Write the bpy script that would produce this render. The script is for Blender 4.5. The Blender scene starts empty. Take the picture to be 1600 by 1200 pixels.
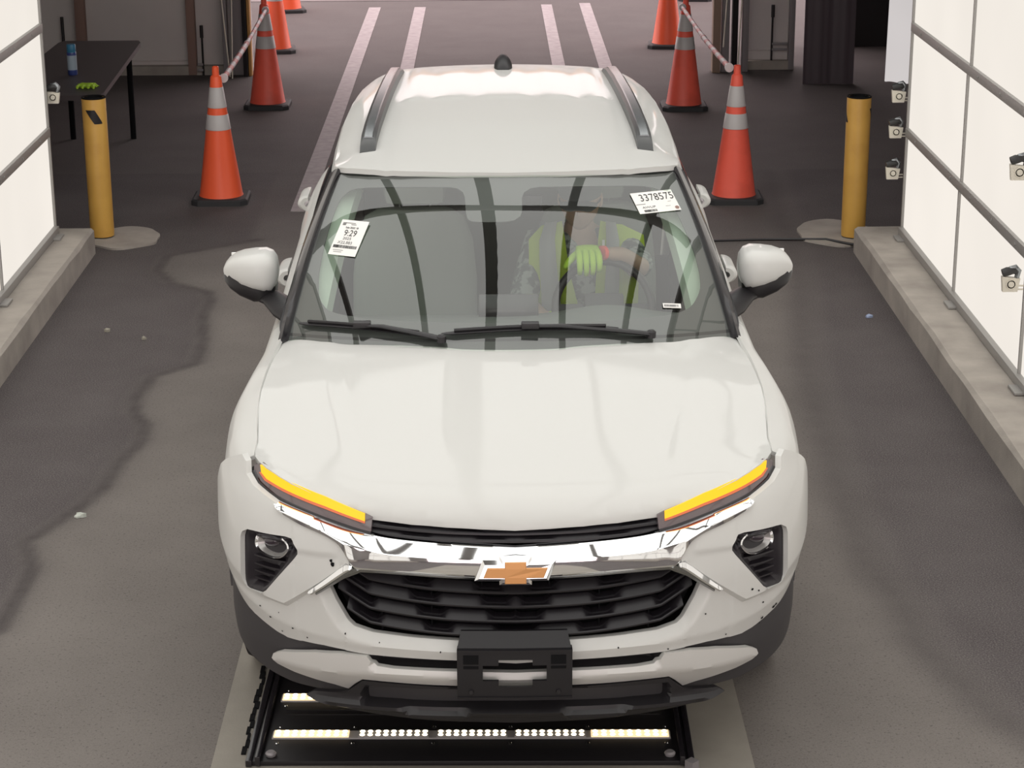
import bpy, bmesh, math, random
import numpy as np
from mathutils import Vector, Matrix
from mathutils.geometry import delaunay_2d_cdt

random.seed(7)
scene = bpy.context.scene
COL = scene.collection

# ------------------------------------------------------------------ camera
cam_d = bpy.data.cameras.new('camera')
cam_d.sensor_width = 36.0
cam_d.lens = 3260 / 1600 * 36.0
cam_d.clip_start = 0.05
cam_d.clip_end = 300
cam = bpy.data.objects.new('camera', cam_d)
COL.objects.link(cam)
_pit, _yaw, _roll = .3148, .0105, -.0047
_fw = Vector((math.sin(_yaw) * math.cos(_pit), math.cos(_yaw) * math.cos(_pit), -math.sin(_pit)))
_rt0 = Vector((math.cos(_yaw), -math.sin(_yaw), 0))
_up0 = _rt0.cross(_fw)
_rt = _rt0 * math.cos(_roll) + _up0 * math.sin(_roll)
_up = -_rt0 * math.sin(_roll) + _up0 * math.cos(_roll)
_m = Matrix((_rt, _up, -_fw)).transposed().to_4x4()
_m.translation = Vector((-.066, -5.57, 3.15))
cam.matrix_world = _m
scene.camera = cam

# ------------------------------------------------------------------ world, exposure
scene.view_settings.view_transform = 'Standard'
scene.view_settings.look = 'None'
scene.view_settings.gamma = 1.0
scene.view_settings.exposure = 0.0
world = bpy.data.worlds.new('overcast_sky')
scene.world = world
world.use_nodes = True
_bg = world.node_tree.nodes['Background']
_bg.inputs[0].default_value = (1.0, .86, .86, 1)
_bg.inputs[1].default_value = 2.7
PANEL_SIDE = 0.90      # luminance of the side light panels
PANEL_TOP = 1.75       # luminance of the overhead light panels

# ------------------------------------------------------------------ materials
def mat(name, col=(.5, .5, .5), rough=.5, metal=0., spec=.5, coat=0., coat_r=.03, emis=None, estr=0., ior=None):
    m = bpy.data.materials.new(name)
    m.use_nodes = True
    b = m.node_tree.nodes['Principled BSDF']
    b.inputs['Base Color'].default_value = (*col, 1)
    b.inputs['Roughness'].default_value = rough
    b.inputs['Metallic'].default_value = metal
    b.inputs['Specular IOR Level'].default_value = spec
    b.inputs['Coat Weight'].default_value = coat
    b.inputs['Coat Roughness'].default_value = coat_r
    if ior: b.inputs['IOR'].default_value = ior
    if emis:
        b.inputs['Emission Color'].default_value = (*emis, 1)
        b.inputs['Emission Strength'].default_value = estr
    return m

def noisy(m, c2, scale=8., lo=.35, hi=.65, detail=6., bump=0., bscale=60., bdist=.002, coords='Object'):
    """mix the base colour with a second one through noise, with optional fine bump"""
    nt = m.node_tree; b = nt.nodes['Principled BSDF']
    tc = nt.nodes.new('ShaderNodeTexCoord')
    n = nt.nodes.new('ShaderNodeTexNoise'); n.inputs['Scale'].default_value = scale; n.inputs['Detail'].default_value = detail
    nt.links.new(tc.outputs[coords], n.inputs['Vector'])
    r = nt.nodes.new('ShaderNodeMapRange'); r.inputs[1].default_value = lo; r.inputs[2].default_value = hi
    nt.links.new(n.outputs[0], r.inputs[0])
    mx = nt.nodes.new('ShaderNodeMix'); mx.data_type = 'RGBA'
    mx.inputs[6].default_value = b.inputs['Base Color'].default_value[:]
    mx.inputs[7].default_value = (*c2, 1)
    nt.links.new(r.outputs[0], mx.inputs[0])
    nt.links.new(mx.outputs[2], b.inputs['Base Color'])
    if bump:
        n2 = nt.nodes.new('ShaderNodeTexNoise'); n2.inputs['Scale'].default_value = bscale; n2.inputs['Detail'].default_value = 4
        nt.links.new(tc.outputs[coords], n2.inputs['Vector'])
        bp = nt.nodes.new('ShaderNodeBump'); bp.inputs['Strength'].default_value = bump; bp.inputs['Distance'].default_value = bdist
        nt.links.new(n2.outputs[0], bp.inputs['Height'])
        nt.links.new(bp.outputs[0], b.inputs['Normal'])
    return mx

M = {}
M['paint'] = mat('white_paint', (.625, .625, .605), .5, spec=.2, coat=.42, coat_r=.06)
M['black_gloss'] = mat('gloss_black', (.016, .014, .017), .22, spec=.5, coat=.4, coat_r=.08)
M['black'] = mat('black_plastic', (.014, .0125, .0145), .42)
M['black_deep'] = mat('deep_black', (.006, .006, .007), .8, spec=.15)
M['clad'] = mat('dark_cladding', (.045, .042, .045), .5)
M['bracket'] = mat('bracket_plastic', (.009, .008, .010), .5)
M['grille'] = mat('grille_plastic', (.014, .012, .015), .38)
M['chrome'] = mat('chrome', (.93, .94, .95), .04, metal=1.)
M['darkchrome'] = mat('dark_chrome', (.30, .30, .30), .18, metal=1.)
M['silver'] = mat('silver_trim', (.60, .59, .57), .42, metal=.25)
M['gold'] = mat('gold_badge', (.62, .30, .11), .38, metal=.35)
M['grey_glass'] = mat('smoked_lens', (.13, .10, .105), .08, coat=1.)
M['amber'] = mat('amber_lamp', (.30, .13, .01), .3, emis=(1., .60, .0), estr=.95)
M['amber_reflection'] = mat('amber_reflection', (.5, .12, .05), .3, emis=(1., .22, .08), estr=.28)
M['lens'] = mat('lamp_lens', (.03, .02, .03), .05, coat=1.)
M['reflector'] = mat('reflector', (.42, .41, .40), .25, metal=.45)
M['rubber'] = mat('rubber', (.03, .028, .03), .8, spec=.3)
M['tire'] = mat('tire_rubber', (.022, .02, .022), .75, spec=.3)
M['rim'] = mat('alloy', (.35, .35, .35), .3, metal=1.)
M['rail_silver'] = mat('satin_rail', (.30, .32, .33), .25, metal=.8)
M['rail_grey'] = mat('rail_grey', (.055, .057, .058), .35)
M['interior'] = mat('interior_grey', (.13, .14, .132), .8)
M['interior_lt'] = mat('interior_light', (.62, .64, .60), .8)
M['seat'] = mat('seat_fabric', (.29, .315, .29), .85)
M['white'] = mat('paper_white', (.86, .85, .82), .6)
M['ink'] = mat('ink', (.03, .03, .03), .7)
M['ink_grey'] = mat('ink_grey', (.20, .20, .20), .7)
M['orange'] = mat('cone_orange', (1.0, .13, .045), .38)
M['orange2'] = mat('cone_orange_worn', (1.0, .135, .085), .45)
noisy(M['orange2'], (.75, .10, .06), 5, .45, .8)
M['reflect'] = mat('reflective_band', (.55, .52, .52), .35)
M['cone_base'] = mat('cone_base_rubber', (.035, .035, .038), .7)
M['yellow'] = mat('safety_yellow', (.70, .40, .085), .42)
noisy(M['yellow'], (.58, .31, .065), 6, .4, .8)
M['bar_red'] = mat('bar_red', (.62, .10, .09), .5)
M['bar_white'] = mat('bar_white', (.62, .56, .57), .5)
M['alu'] = mat('aluminium_frame', (.36, .35, .335), .5, metal=.3)
M['alu2'] = mat('ceiling_bar', (.22, .21, .205), .6)
M['conc'] = mat('concrete', (.46, .42, .375), .85)
noisy(M['conc'], (.31, .28, .25), 5., .3, .75, bump=.5, bscale=120, bdist=.003)
M['conc_floor'] = mat('concrete_floor', (.33, .305, .265), .8)
noisy(M['conc_floor'], (.25, .23, .20), 4., .3, .75, bump=.3, bscale=150)
M['wallgrey'] = mat('wall_grey', (.74, .69, .67), .8)
noisy(M['wallgrey'], (.64, .59, .58), 1.5, .3, .8)
M['darkwall'] = mat('dark_wall', (.02, .018, .02), .9)
M['sidewall'] = mat('side_wall', (.45, .43, .42), .9)
M['brown'] = mat('brown_post', (.30, .19, .16), .7)
M['metalpost'] = mat('grey_post', (.30, .28, .29), .5, metal=.3)
M['tan'] = mat('tan_post', (.30, .22, .17), .7)
M['curtain'] = mat('curtain_vinyl', (.085, .065, .078), .5)
M['tabletop'] = mat('table_top', (.045, .034, .037), .45)
M['blue'] = mat('can_blue', (.03, .17, .30), .35)
M['lime'] = mat('lime', (.40, .62, .04), .7)
M['vest'] = mat('vest_lime', (.42, .56, .03), .7)
M['vestgrey'] = mat('vest_band', (.28, .29, .30), .5)
M['skin'] = mat('skin', (.46, .30, .23), .55)
M['camo'] = mat('camo_shirt', (.33, .36, .35), .85)
noisy(M['camo'], (.10, .115, .115), 28, .45, .55, detail=3)
M['redband'] = mat('red_band', (.9, .09, .06), .5)
M['stripe'] = mat('lane_paint', (.40, .355, .36), .7)
noisy(M['stripe'], (.28, .24, .25), 14., .3, .8)
M['red_lamp'] = mat('tail_lamp', (.4, .02, .02), .2, coat=1.)
M['led'] = mat('led', (1, 1, 1), .4, emis=(1., .86, .58), estr=6.)
M['led_bar'] = mat('led_bar_clear', (.42, .40, .40), .3)
M['led_bright'] = mat('led_bar_lit', (.9, .8, .6), .4, emis=(1., .72, .40), estr=.95)
M['clampw'] = mat('clamp_plastic', (.72, .68, .58), .6)
M['clampk'] = mat('clamp_black', (.03, .03, .03), .4)

def light_mat(name, col, strength, var=.06):
    m = bpy.data.materials.new(name); m.use_nodes = True
    nt = m.node_tree; nt.nodes.clear()
    o = nt.nodes.new('ShaderNodeOutputMaterial'); e = nt.nodes.new('ShaderNodeEmission')
    tc = nt.nodes.new('ShaderNodeTexCoord'); n = nt.nodes.new('ShaderNodeTexNoise'); n.inputs['Scale'].default_value = .9
    nt.links.new(tc.outputs['Object'], n.inputs['Vector'])
    r = nt.nodes.new('ShaderNodeMapRange'); r.inputs[1].default_value = .3; r.inputs[2].default_value = .7
    r.inputs[3].default_value = strength * (1 - var); r.inputs[4].default_value = strength * (1 + var)
    nt.links.new(n.outputs[0], r.inputs[0]); nt.links.new(r.outputs[0], e.inputs[1])
    e.inputs[0].default_value = (*col, 1)
    nt.links.new(e.outputs[0], o.inputs[0])
    return m
M['lp_side'] = light_mat('light_panel_side', (1., .935, .855), PANEL_SIDE, .035)
M['lp_top'] = light_mat('light_panel_top', (1., .985, .945), PANEL_TOP, .03)

def glass_mat(name, tint, ior=1.5):
    m = bpy.data.materials.new(name); m.use_nodes = True
    nt = m.node_tree; nt.nodes.clear()
    o = nt.nodes.new('ShaderNodeOutputMaterial')
    t = nt.nodes.new('ShaderNodeBsdfTransparent'); t.inputs[0].default_value = (*tint, 1)
    g = nt.nodes.new('ShaderNodeBsdfGlossy'); g.inputs['Roughness'].default_value = .0
    f = nt.nodes.new('ShaderNodeFresnel')
    ge = nt.nodes.new('ShaderNodeNewGeometry'); io = nt.nodes.new('ShaderNodeMapRange')   # same reflectance from both sides of the thin pane
    io.inputs[3].default_value = ior; io.inputs[4].default_value = 1 / ior
    nt.links.new(ge.outputs['Backfacing'], io.inputs[0]); nt.links.new(io.outputs[0], f.inputs[0])
    mx = nt.nodes.new('ShaderNodeMixShader')
    nt.links.new(f.outputs[0], mx.inputs[0]); nt.links.new(t.outputs[0], mx.inputs[1]); nt.links.new(g.outputs[0], mx.inputs[2])
    nt.links.new(mx.outputs[0], o.inputs[0])
    return m
M['glass'] = glass_mat('windshield_glass', (.93, .98, .94), 2.08)
M['sideglass'] = glass_mat('side_glass', (.80, .92, .82), 1.45)
M['darkglass_w'] = mat('window_dark', (.02, .022, .025), .08, coat=1.)
M['darkglass'] = mat('privacy_glass', (.01, .012, .012), .05, coat=1.)

# ------------------------------------------------------------------ mesh helpers
def finish(name, verts, faces, m, parent=None, smooth=40, mi=None):
    me = bpy.data.meshes.new(name)
    me.from_pydata([tuple(v) for v in verts], [], faces)
    mats = m if isinstance(m, (list, tuple)) else [m]
    for k in mats: me.materials.append(M[k] if isinstance(k, str) else k)
    if mi: me.polygons.foreach_set('material_index', mi)
    me.update()
    if smooth:
        me.polygons.foreach_set('use_smooth', [True] * len(me.polygons))
        me.set_sharp_from_angle(angle=math.radians(smooth))
    o = bpy.data.objects.new(name, me)
    COL.objects.link(o)
    if parent: o.parent = parent
    return o

def fix_normals(o):
    bm = bmesh.new(); bm.from_mesh(o.data); bmesh.ops.recalc_face_normals(bm, faces=bm.faces); bm.to_mesh(o.data); bm.free()

def bmobj(name, bm, m, parent=None, smooth=40):
    me = bpy.data.meshes.new(name); bmesh.ops.recalc_face_normals(bm, faces=bm.faces); bm.to_mesh(me); bm.free()
    mats = m if isinstance(m, (list, tuple)) else [m]
    for k in mats: me.materials.append(M[k] if isinstance(k, str) else k)
    if smooth:
        me.polygons.foreach_set('use_smooth', [True] * len(me.polygons))
        me.set_sharp_from_angle(angle=math.radians(smooth))
    o = bpy.data.objects.new(name, me); COL.objects.link(o)
    if parent: o.parent = parent
    return o

def empty(name, loc=(0, 0, 0), rz=0):
    o = bpy.data.objects.new(name, None); COL.objects.link(o); o.location = loc; o.rotation_euler = (0, 0, rz)
    o.empty_display_size = .2
    return o

def tag(o, label=None, cat=None, group=None, kind=None):
    if label: o['label'] = label
    if cat: o['category'] = cat
    if group: o['group'] = group
    if kind: o['kind'] = kind
    return o

def add_box(bm, c, s, bev=0., rot=None, mi=0):
    r = bmesh.ops.create_cube(bm, size=1.)
    vs = r['verts']
    for v in vs: v.co = Vector((v.co.x * s[0], v.co.y * s[1], v.co.z * s[2]))
    if bev:
        es = list({e for v in vs for e in v.link_edges})
        g = bmesh.ops.bevel(bm, geom=es, offset=bev, segments=2, affect='EDGES', profile=.6)
        vs = list({v for f in g['faces'] for v in f.verts} | {v for v in vs if v.is_valid})
    if rot is not None:
        for v in vs: v.co = rot @ v.co
    for v in vs: v.co += Vector(c)
    for f in {f for v in vs for f in v.link_faces}: f.material_index = mi
    return vs

def box(name, c, s, m, parent=None, bev=0., rot=None):
    bm = bmesh.new(); add_box(bm, c, s, bev, rot)
    return bmobj(name, bm, m, parent, 35)

def add_tube(bm, pts, r, n=10, cap=True, mi=0, flat=None):
    """tube along points; r scalar or list; flat=(sx,sy) ellipse factors"""
    pts = [Vector(p) for p in pts]
    rr = r if isinstance(r, (list, tuple)) else [r] * len(pts)
    rings = []
    t0 = (pts[1] - pts[0]).normalized()
    ref = Vector((0, 0, 1)) if abs(t0.z) < .9 else Vector((0, 1, 0))
    nrm = t0.cross(ref).normalized()
    for i, p in enumerate(pts):
        if i == 0: t = pts[1] - pts[0]
        elif i == len(pts) - 1: t = pts[-1] - pts[-2]
        else: t = (pts[i + 1] - pts[i]).normalized() + (pts[i] - pts[i - 1]).normalized()
        t.normalize()
        nrm = (nrm - t * nrm.dot(t)).normalized(); bi = t.cross(nrm)
        fx, fy = flat or (1, 1)
        rings.append([bm.verts.new(p + (nrm * math.cos(a) * fx + bi * math.sin(a) * fy) * rr[i]) for a in [2 * math.pi * k / n for k in range(n)]])
    for a, b in zip(rings, rings[1:]):
        for k in range(n):
            f = bm.faces.new((a[k], a[(k + 1) % n], b[(k + 1) % n], b[k])); f.material_index = mi
    if cap:
        f = bm.faces.new(rings[0][::-1]); f.material_index = mi
        f = bm.faces.new(rings[-1]); f.material_index = mi

def tube(name, pts, r, m, parent=None, n=10, flat=None):
    bm = bmesh.new(); add_tube(bm, pts, r, n, flat=flat)
    return bmobj(name, bm, m, parent, 50)

def add_lathe(bm, prof, n=32, c=(0, 0, 0), axis='z', mi=0, mis=None):
    """prof list of (r, h)"""
    rings = []
    for r, h in prof:
        if r < 1e-6:
            rings.append([bm.verts.new(_ax(0, 0, h, axis, c))])
        else:
            rings.append([bm.verts.new(_ax(r * math.cos(2 * math.pi * k / n), r * math.sin(2 * math.pi * k / n), h, axis, c)) for k in range(n)])
    for j, (a, b) in enumerate(zip(rings, rings[1:])):
        for k in range(n):
            k2 = (k + 1) % n
            if len(a) == 1 and len(b) == 1: continue
            if len(a) == 1: f = bm.faces.new((a[0], b[k2], b[k]))
            elif len(b) == 1: f = bm.faces.new((a[k], a[k2], b[0]))
            else: f = bm.faces.new((a[k], a[k2], b[k2], b[k]))
            f.material_index = mis[j] if mis else mi

def _ax(a, b, h, axis, c):
    if axis == 'z': v = Vector((a, b, h))
    elif axis == 'x': v = Vector((h, a, b))
    else: v = Vector((a, h, b))
    return v + Vector(c)

def lathe(name, prof, m, parent=None, n=32, c=(0, 0, 0), axis='z', mis=None, smooth=40):
    bm = bmesh.new(); add_lathe(bm, prof, n, c, axis, mis=mis)
    return bmobj(name, bm, m, parent, smooth)

def grid(name, rows, m, parent=None, closed=False, caps=False, smooth=40, thick=0., mi=None):
    """rows: list of lists of points"""
    nr, nc = len(rows), len(rows[0])
    bm = bmesh.new()
    vs = [[bm.verts.new(p) for p in r] for r in rows]
    for i in range(nr - 1):
        for j in range(nc if closed else nc - 1):
            k = (j + 1) % nc
            f = bm.faces.new((vs[i][j], vs[i][k], vs[i + 1][k], vs[i + 1][j]))
            if mi: f.material_index = mi(i, j)
    if caps and closed:
        bm.faces.new(vs[0][::-1]); bm.faces.new(vs[-1])
    if thick:
        bmesh.ops.recalc_face_normals(bm, faces=bm.faces)
        bmesh.ops.solidify(bm, geom=bm.faces[:], thickness=thick)
    return bmobj(name, bm, m, parent, smooth)

def pchip(xs, ys):
    xs = list(xs); ys = list(ys); n = len(xs)
    h = [xs[i + 1] - xs[i] for i in range(n - 1)]
    d = [(ys[i + 1] - ys[i]) / h[i] for i in range(n - 1)]
    m = [0.] * n
    m[0] = d[0]; m[-1] = d[-1]
    for i in range(1, n - 1):
        if d[i - 1] * d[i] <= 0: m[i] = 0.
        else:
            w1 = 2 * h[i] + h[i - 1]; w2 = h[i] + 2 * h[i - 1]
            m[i] = (w1 + w2) / (w1 / d[i - 1] + w2 / d[i])
    def f(x):
        if x <= xs[0]: return ys[0] + m[0] * (x - xs[0])
        if x >= xs[-1]: return ys[-1] + m[-1] * (x - xs[-1])
        lo, hi = 0, n - 1
        while hi - lo > 1:
            k = (lo + hi) // 2
            if xs[k] <= x: lo = k
            else: hi = k
        t = (x - xs[lo]) / h[lo]
        return ((1 + 2 * t) * (1 - t) ** 2 * ys[lo] + t * (1 - t) ** 2 * h[lo] * m[lo]
                + t * t * (3 - 2 * t) * ys[lo + 1] + t * t * (t - 1) * h[lo] * m[lo + 1])
    return f

def inpoly(x, y, P):
    c = False; j = len(P) - 1
    for i in range(len(P)):
        xi, yi = P[i]; xj, yj = P[j]
        if (yi > y) != (yj > y) and x < (xj - xi) * (y - yi) / (yj - yi) + xi: c = not c
        j = i
    return c

def dist_line(x, y, P, closed=True):
    b = 1e9
    n = len(P)
    for i in range(n if closed else n - 1):
        ax, ay = P[i]; bx, by = P[(i + 1) % n]
        dx, dy = bx - ax, by - ay; l = dx * dx + dy * dy
        t = max(0., min(1., ((x - ax) * dx + (y - ay) * dy) / l)) if l else 0.
        d = (ax + t * dx - x) ** 2 + (ay + t * dy - y) ** 2
        if d < b: b = d
    return math.sqrt(b)

def smooth01(t):
    t = max(0., min(1., t)); return t * t * (3 - 2 * t)

def chaikin(P, n=1, q=.25):
    for _ in range(n):
        Q = []
        for i in range(len(P)):
            a = P[i]; b = P[(i + 1) % len(P)]
            Q.append((a[0] * (1 - q) + b[0] * q, a[1] * (1 - q) + b[1] * q)); Q.append((a[0] * q + b[0] * (1 - q), a[1] * q + b[1] * (1 - q)))
        P = Q
    return P

def densify(P, s):
    Q = []
    for i in range(len(P)):
        a = P[i]; b = P[(i + 1) % len(P)]
        L = math.hypot(b[0] - a[0], b[1] - a[1]); k = max(1, int(math.ceil(L / s)))
        for j in range(k): Q.append((a[0] + (b[0] - a[0]) * j / k, a[1] + (b[1] - a[1]) * j / k))
    return Q

def mirror_poly(half):
    """half outline given from the centre bottom round to the centre top, x >= 0"""
    return half + [(-x, z) for x, z in half[::-1] if x > 1e-6]

def sheet(name, outline, fn, m, parent=None, step=.02, thick=.004, holes=(), smooth=35, flip=False, lines=()):
    """fn(u, v, depth) -> 3D point; depth positive goes INTO the body"""
    loops = [densify(outline, step)] + [densify(h, step) for h in holes]
    V = []; E = []
    for L in loops:
        b = len(V); V += [Vector(p) for p in L]; E += [(b + i, b + (i + 1) % len(L)) for i in range(len(L))]
    LN = []
    for ln in lines:
        Q = []
        for a, b in zip(ln, ln[1:]):
            k = max(1, int(math.ceil(math.hypot(b[0] - a[0], b[1] - a[1]) / step)))
            Q += [(a[0] + (b[0] - a[0]) * j / k, a[1] + (b[1] - a[1]) * j / k) for j in range(k)]
        Q.append(ln[-1])
        b0 = len(V); V += [Vector(p) for p in Q]; E += [(b0 + i, b0 + i + 1) for i in range(len(Q) - 1)]
        LN.append(Q)
    nb = len(V)
    xs = [p[0] for p in outline]; ys = [p[1] for p in outline]
    big = densify(outline, step)
    j = 0; y = min(ys) + step * .5
    P = [tuple(v) for v in V[:len(loops[0])]]; H = loops[1:]
    while y < max(ys):
        x = min(xs) + (step * .5 if j % 2 else 0)
        while x < max(xs):
            if inpoly(x, y, P) and not any(inpoly(x, y, h) for h in H):
                ok = True
                for L in loops + LN:
                    for q in L:
                        if abs(q[0] - x) < step * .55 and abs(q[1] - y) < step * .55: ok = False; break
                    if not ok: break
                if ok: V.append(Vector((x, y)))
            x += step
        y += step * .87; j += 1
    vo, eo, fo, *_ = delaunay_2d_cdt(V, E, [], 0, 1e-7)
    F = []
    for f in fo:
        cx = sum(vo[i].x for i in f) / len(f); cy = sum(vo[i].y for i in f) / len(f)
        if inpoly(cx, cy, P) and not any(inpoly(cx, cy, h) for h in H): F.append(tuple(f))
    used = sorted({i for f in F for i in f}); mp = {k: i for i, k in enumerate(used)}
    F = [tuple(mp[i] for i in f) for f in F]
    vv = [vo[k] for k in used]
    top = [Vector(fn(v.x, v.y, 0.)) for v in vv]
    n = len(top)
    faces = list(F)
    verts = list(top)
    if thick:
        verts += [Vector(fn(v.x, v.y, thick)) for v in vv]
        faces += [tuple(i + n for i in f[::-1]) for f in F]
        cnt = {}
        for f in F:
            for a, b in zip(f, f[1:] + f[:1]): cnt[(a, b)] = 1
        for (a, b) in cnt:
            if (b, a) not in cnt: faces.append((b, a, a + n, b + n))
    o = finish(name, verts, faces, m, parent, 0)
    fix_normals(o)
    if smooth:
        o.data.polygons.foreach_set('use_smooth', [True] * len(o.data.polygons))
        o.data.set_sharp_from_angle(angle=math.radians(smooth))
    return o

def text_mesh(name, body, size, m, mtx, parent=None, extr=.0004, align='LEFT', sx=1.):
    cu = bpy.data.curves.new(name, 'FONT'); cu.body = body; cu.size = size; cu.extrude = extr; cu.align_x = align; cu.align_y = 'BOTTOM'; cu.offset = -.009 * size
    tmp = bpy.data.objects.new(name, cu); COL.objects.link(tmp)
    dg = bpy.context.evaluated_depsgraph_get()
    me = bpy.data.meshes.new_from_object(tmp.evaluated_get(dg))
    bpy.data.objects.remove(tmp); bpy.data.curves.remove(cu)
    me.materials.clear(); me.materials.append(M[m])
    me.transform(mtx @ Matrix.Diagonal((sx, 1, 1, 1)))
    o = bpy.data.objects.new(name, me); COL.objects.link(o)
    if parent: o.parent = parent
    return o

def copy_tree(o, parent=None):
    c = o.copy(); COL.objects.link(c)
    if parent: c.parent = parent
    for ch in [k for k in scene.objects if k.parent == o]: copy_tree(ch, c)
    return c

# ================================================================== SETTING
# ground: fine mesh near the lane, with dirt, cracks and painted bay shade stored as masks
def ground():
    x0, x1, y0, y1, s = -3.2, 3.2, -1.0, 9.0, .03
    nx = int((x1 - x0) / s) + 1; ny = int((y1 - y0) / s) + 1
    X = np.linspace(x0, x1, nx); Y = np.linspace(y0, y1, ny)
    gx, gy = np.meshgrid(X, Y)
    def dl(P):
        d = np.full(gx.shape, 1e9)
        for (ax, ay), (bx, by) in zip(P, P[1:]):
            dx, dy = bx - ax, by - ay; l = dx * dx + dy * dy
            t = np.clip(((gx - ax) * dx + (gy - ay) * dy) / l, 0, 1)
            d = np.minimum(d, (ax + t * dx - gx) ** 2 + (ay + t * dy - gy) ** 2)
        return np.sqrt(d)
    dL = dl(CRACK_L); dR = dl(CRACK_R)
    cl = np.clip(1 - dL / .045, 0, 1) + .35 * np.clip(1 - dL / .14, 0, 1) + .5 * np.clip(1 - dR / .11, 0, 1)
    # dark side: outside of the crack lines
    xl = np.interp(gy, [p[1] for p in CRACK_L], [p[0] for p in CRACK_L])
    xr = np.interp(gy, [p[1] for p in CRACK_R], [p[0] for p in CRACK_R])
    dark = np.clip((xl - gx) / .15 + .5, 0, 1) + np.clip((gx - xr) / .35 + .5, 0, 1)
    dark = np.maximum(dark, .8 * np.clip((gy - 5.8) / 2.2, 0, 1)); dark[-1, :] = .8  # shade of the bay beyond the booth, painted into the asphalt tone
    verts = [(x, y, 0.) for x, y in zip(gx.ravel(), gy.ravel())]
    faces = []
    for j in range(ny - 1):
        b = j * nx
        faces += [(b + i, b + i + 1, b + nx + i + 1, b + nx + i) for i in range(nx - 1)]
    n0 = len(verts)
    # coarse surround sharing the same plane
    Bx, By0, By1 = 9., -12., 40.
    q = [(-Bx, By0), (Bx, By0), (Bx, y0), (-Bx, y0), (-Bx, y1), (Bx, y1), (Bx, By1), (-Bx, By1), (x0, y0), (x1, y0), (x0, y1), (x1, y1)]
    verts += [(a, b, 0.) for a, b in q]
    k = n0
    faces += [(k, k + 1, k + 2, k + 9, k + 8, k + 3), (k + 3, k + 8, k + 10, k + 4), (k + 9, k + 2, k + 5, k + 11), (k + 4, k + 10, k + 11, k + 5, k + 6, k + 7)]
    o = finish('floor', verts, faces, 'asphalt', None, 0)
    a = o.data.attributes.new('crack', 'FLOAT', 'POINT'); a.data.foreach_set('value', list(np.clip(cl, 0, 1).ravel()) + [0.] * 12)
    a = o.data.attributes.new('oily_shade', 'FLOAT', 'POINT'); a.data.foreach_set('value', list(np.clip(dark, 0, 1).ravel()) + [.8] * 12)
    o['kind'] = 'structure'
    return o

def asphalt_mat():
    m = mat('asphalt', (.1, .1, .1), .85, spec=.3); M['asphalt'] = m
    nt = m.node_tree; b = nt.nodes['Principled BSDF']; N = nt.nodes.new; L = nt.links.new
    tc = N('ShaderNodeTexCoord')
    def noise(scale, detail=5., rough=.6):
        n = N('ShaderNodeTexNoise'); n.inputs['Scale'].default_value = scale; n.inputs['Detail'].default_value = detail; n.inputs['Roughness'].default_value = rough
        L(tc.outputs['Object'], n.inputs['Vector']); return n.outputs[0]
    def rng(s, a, bb, c=0., d=1.):
        r = N('ShaderNodeMapRange'); r.inputs[1].default_value = a; r.inputs[2].default_value = bb; r.inputs[3].default_value = c; r.inputs[4].default_value = d
        L(s, r.inputs[0]); return r.outputs[0]
    def mix(f, c1, c2):
        x = N('ShaderNodeMix'); x.data_type = 'RGBA'
        if isinstance(f, float): x.inputs[0].default_value = f
        else: L(f, x.inputs[0])
        for s, c in ((6, c1), (7, c2)):
            if isinstance(c, tuple): x.inputs[s].default_value = (*c, 1)
            else: L(c, x.inputs[s])
        return x.outputs[2]
    at1 = N('ShaderNodeAttribute'); at1.attribute_name = 'crack'
    at2 = N('ShaderNodeAttribute'); at2.attribute_name = 'oily_shade'
    base = mix(rng(noise(1.3), .35, .65), (.158, .142, .130), (.200, .181, .166))
    oily_shade = mix(rng(noise(2.2), .35, .68), (.068, .057, .060), (.090, .078, .080))
    c = mix(rng(at2.outputs['Fac'], 0., 1.), base, oily_shade)
    c = mix(rng(noise(160., 3.), .42, .68, 0., .55), c, (.24, .22, .21))
    c = mix(rng(noise(90., 2.), .58, .70, 0., .6), c, (.07, .06, .062))
    # scattered pale flecks
    c = mix(rng(noise(11., 8., .75), .66, .74, 0., .5), c, (.30, .28, .26))
    n7 = rng(noise(30., 4.), .3, .7)
    mul = N('ShaderNodeMath'); mul.operation = 'MULTIPLY'; L(at1.outputs['Fac'], mul.inputs[0]); L(rng(noise(9., 5.), .2, .6, .5, 1.), mul.inputs[1])
    c = mix(rng(mul.outputs[0], 0., 1., 0., .72), c, (.052, .044, .045))
    L(c, b.inputs['Base Color'])
    bp = N('ShaderNodeBump'); bp.inputs['Strength'].default_value = .35; bp.inputs['Distance'].default_value = .003
    L(noise(140., 3.), bp.inputs['Height']); L(bp.outputs[0], b.inputs['Normal'])
CRACK_L = []; CRACK_R = []
CRACK_L = [(-1.51, 7.03), (-1.78, 6.83), (-2.01, 6.65), (-2.02, 6.3), (-1.9, 6.03), (-1.66, 5.82), (-1.62, 5.62), (-1.63, 5.36), (-1.56, 4.81), (-1.55, 4.48), (-1.74, 4.27), (-1.77, 3.97), (-1.74, 3.71), (-1.66, 3.54), (-1.64, 3.33), (-1.7, 3.01), (-1.71, 2.74), (-1.78, 2.47), (-1.92, 2.12), (-1.83, 1.84), (-1.84, 1.3), (-2.1, .9)][::-1]
CRACK_R = [(1.9, 8.9), (1.7, 6.0), (1.5, 4.4), (1.42, 3.15), (1.39, 2.67), (1.37, 1.74), (1.43, 1.46), (1.42, 1.16), (1.51, 0.78), (1.57, 0.56), (1.64, 0.44), (1.8, 0.1)][::-1]
asphalt_mat()
ground()

def struct(name, o):
    o.name = name; o['kind'] = 'structure'; return o

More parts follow.
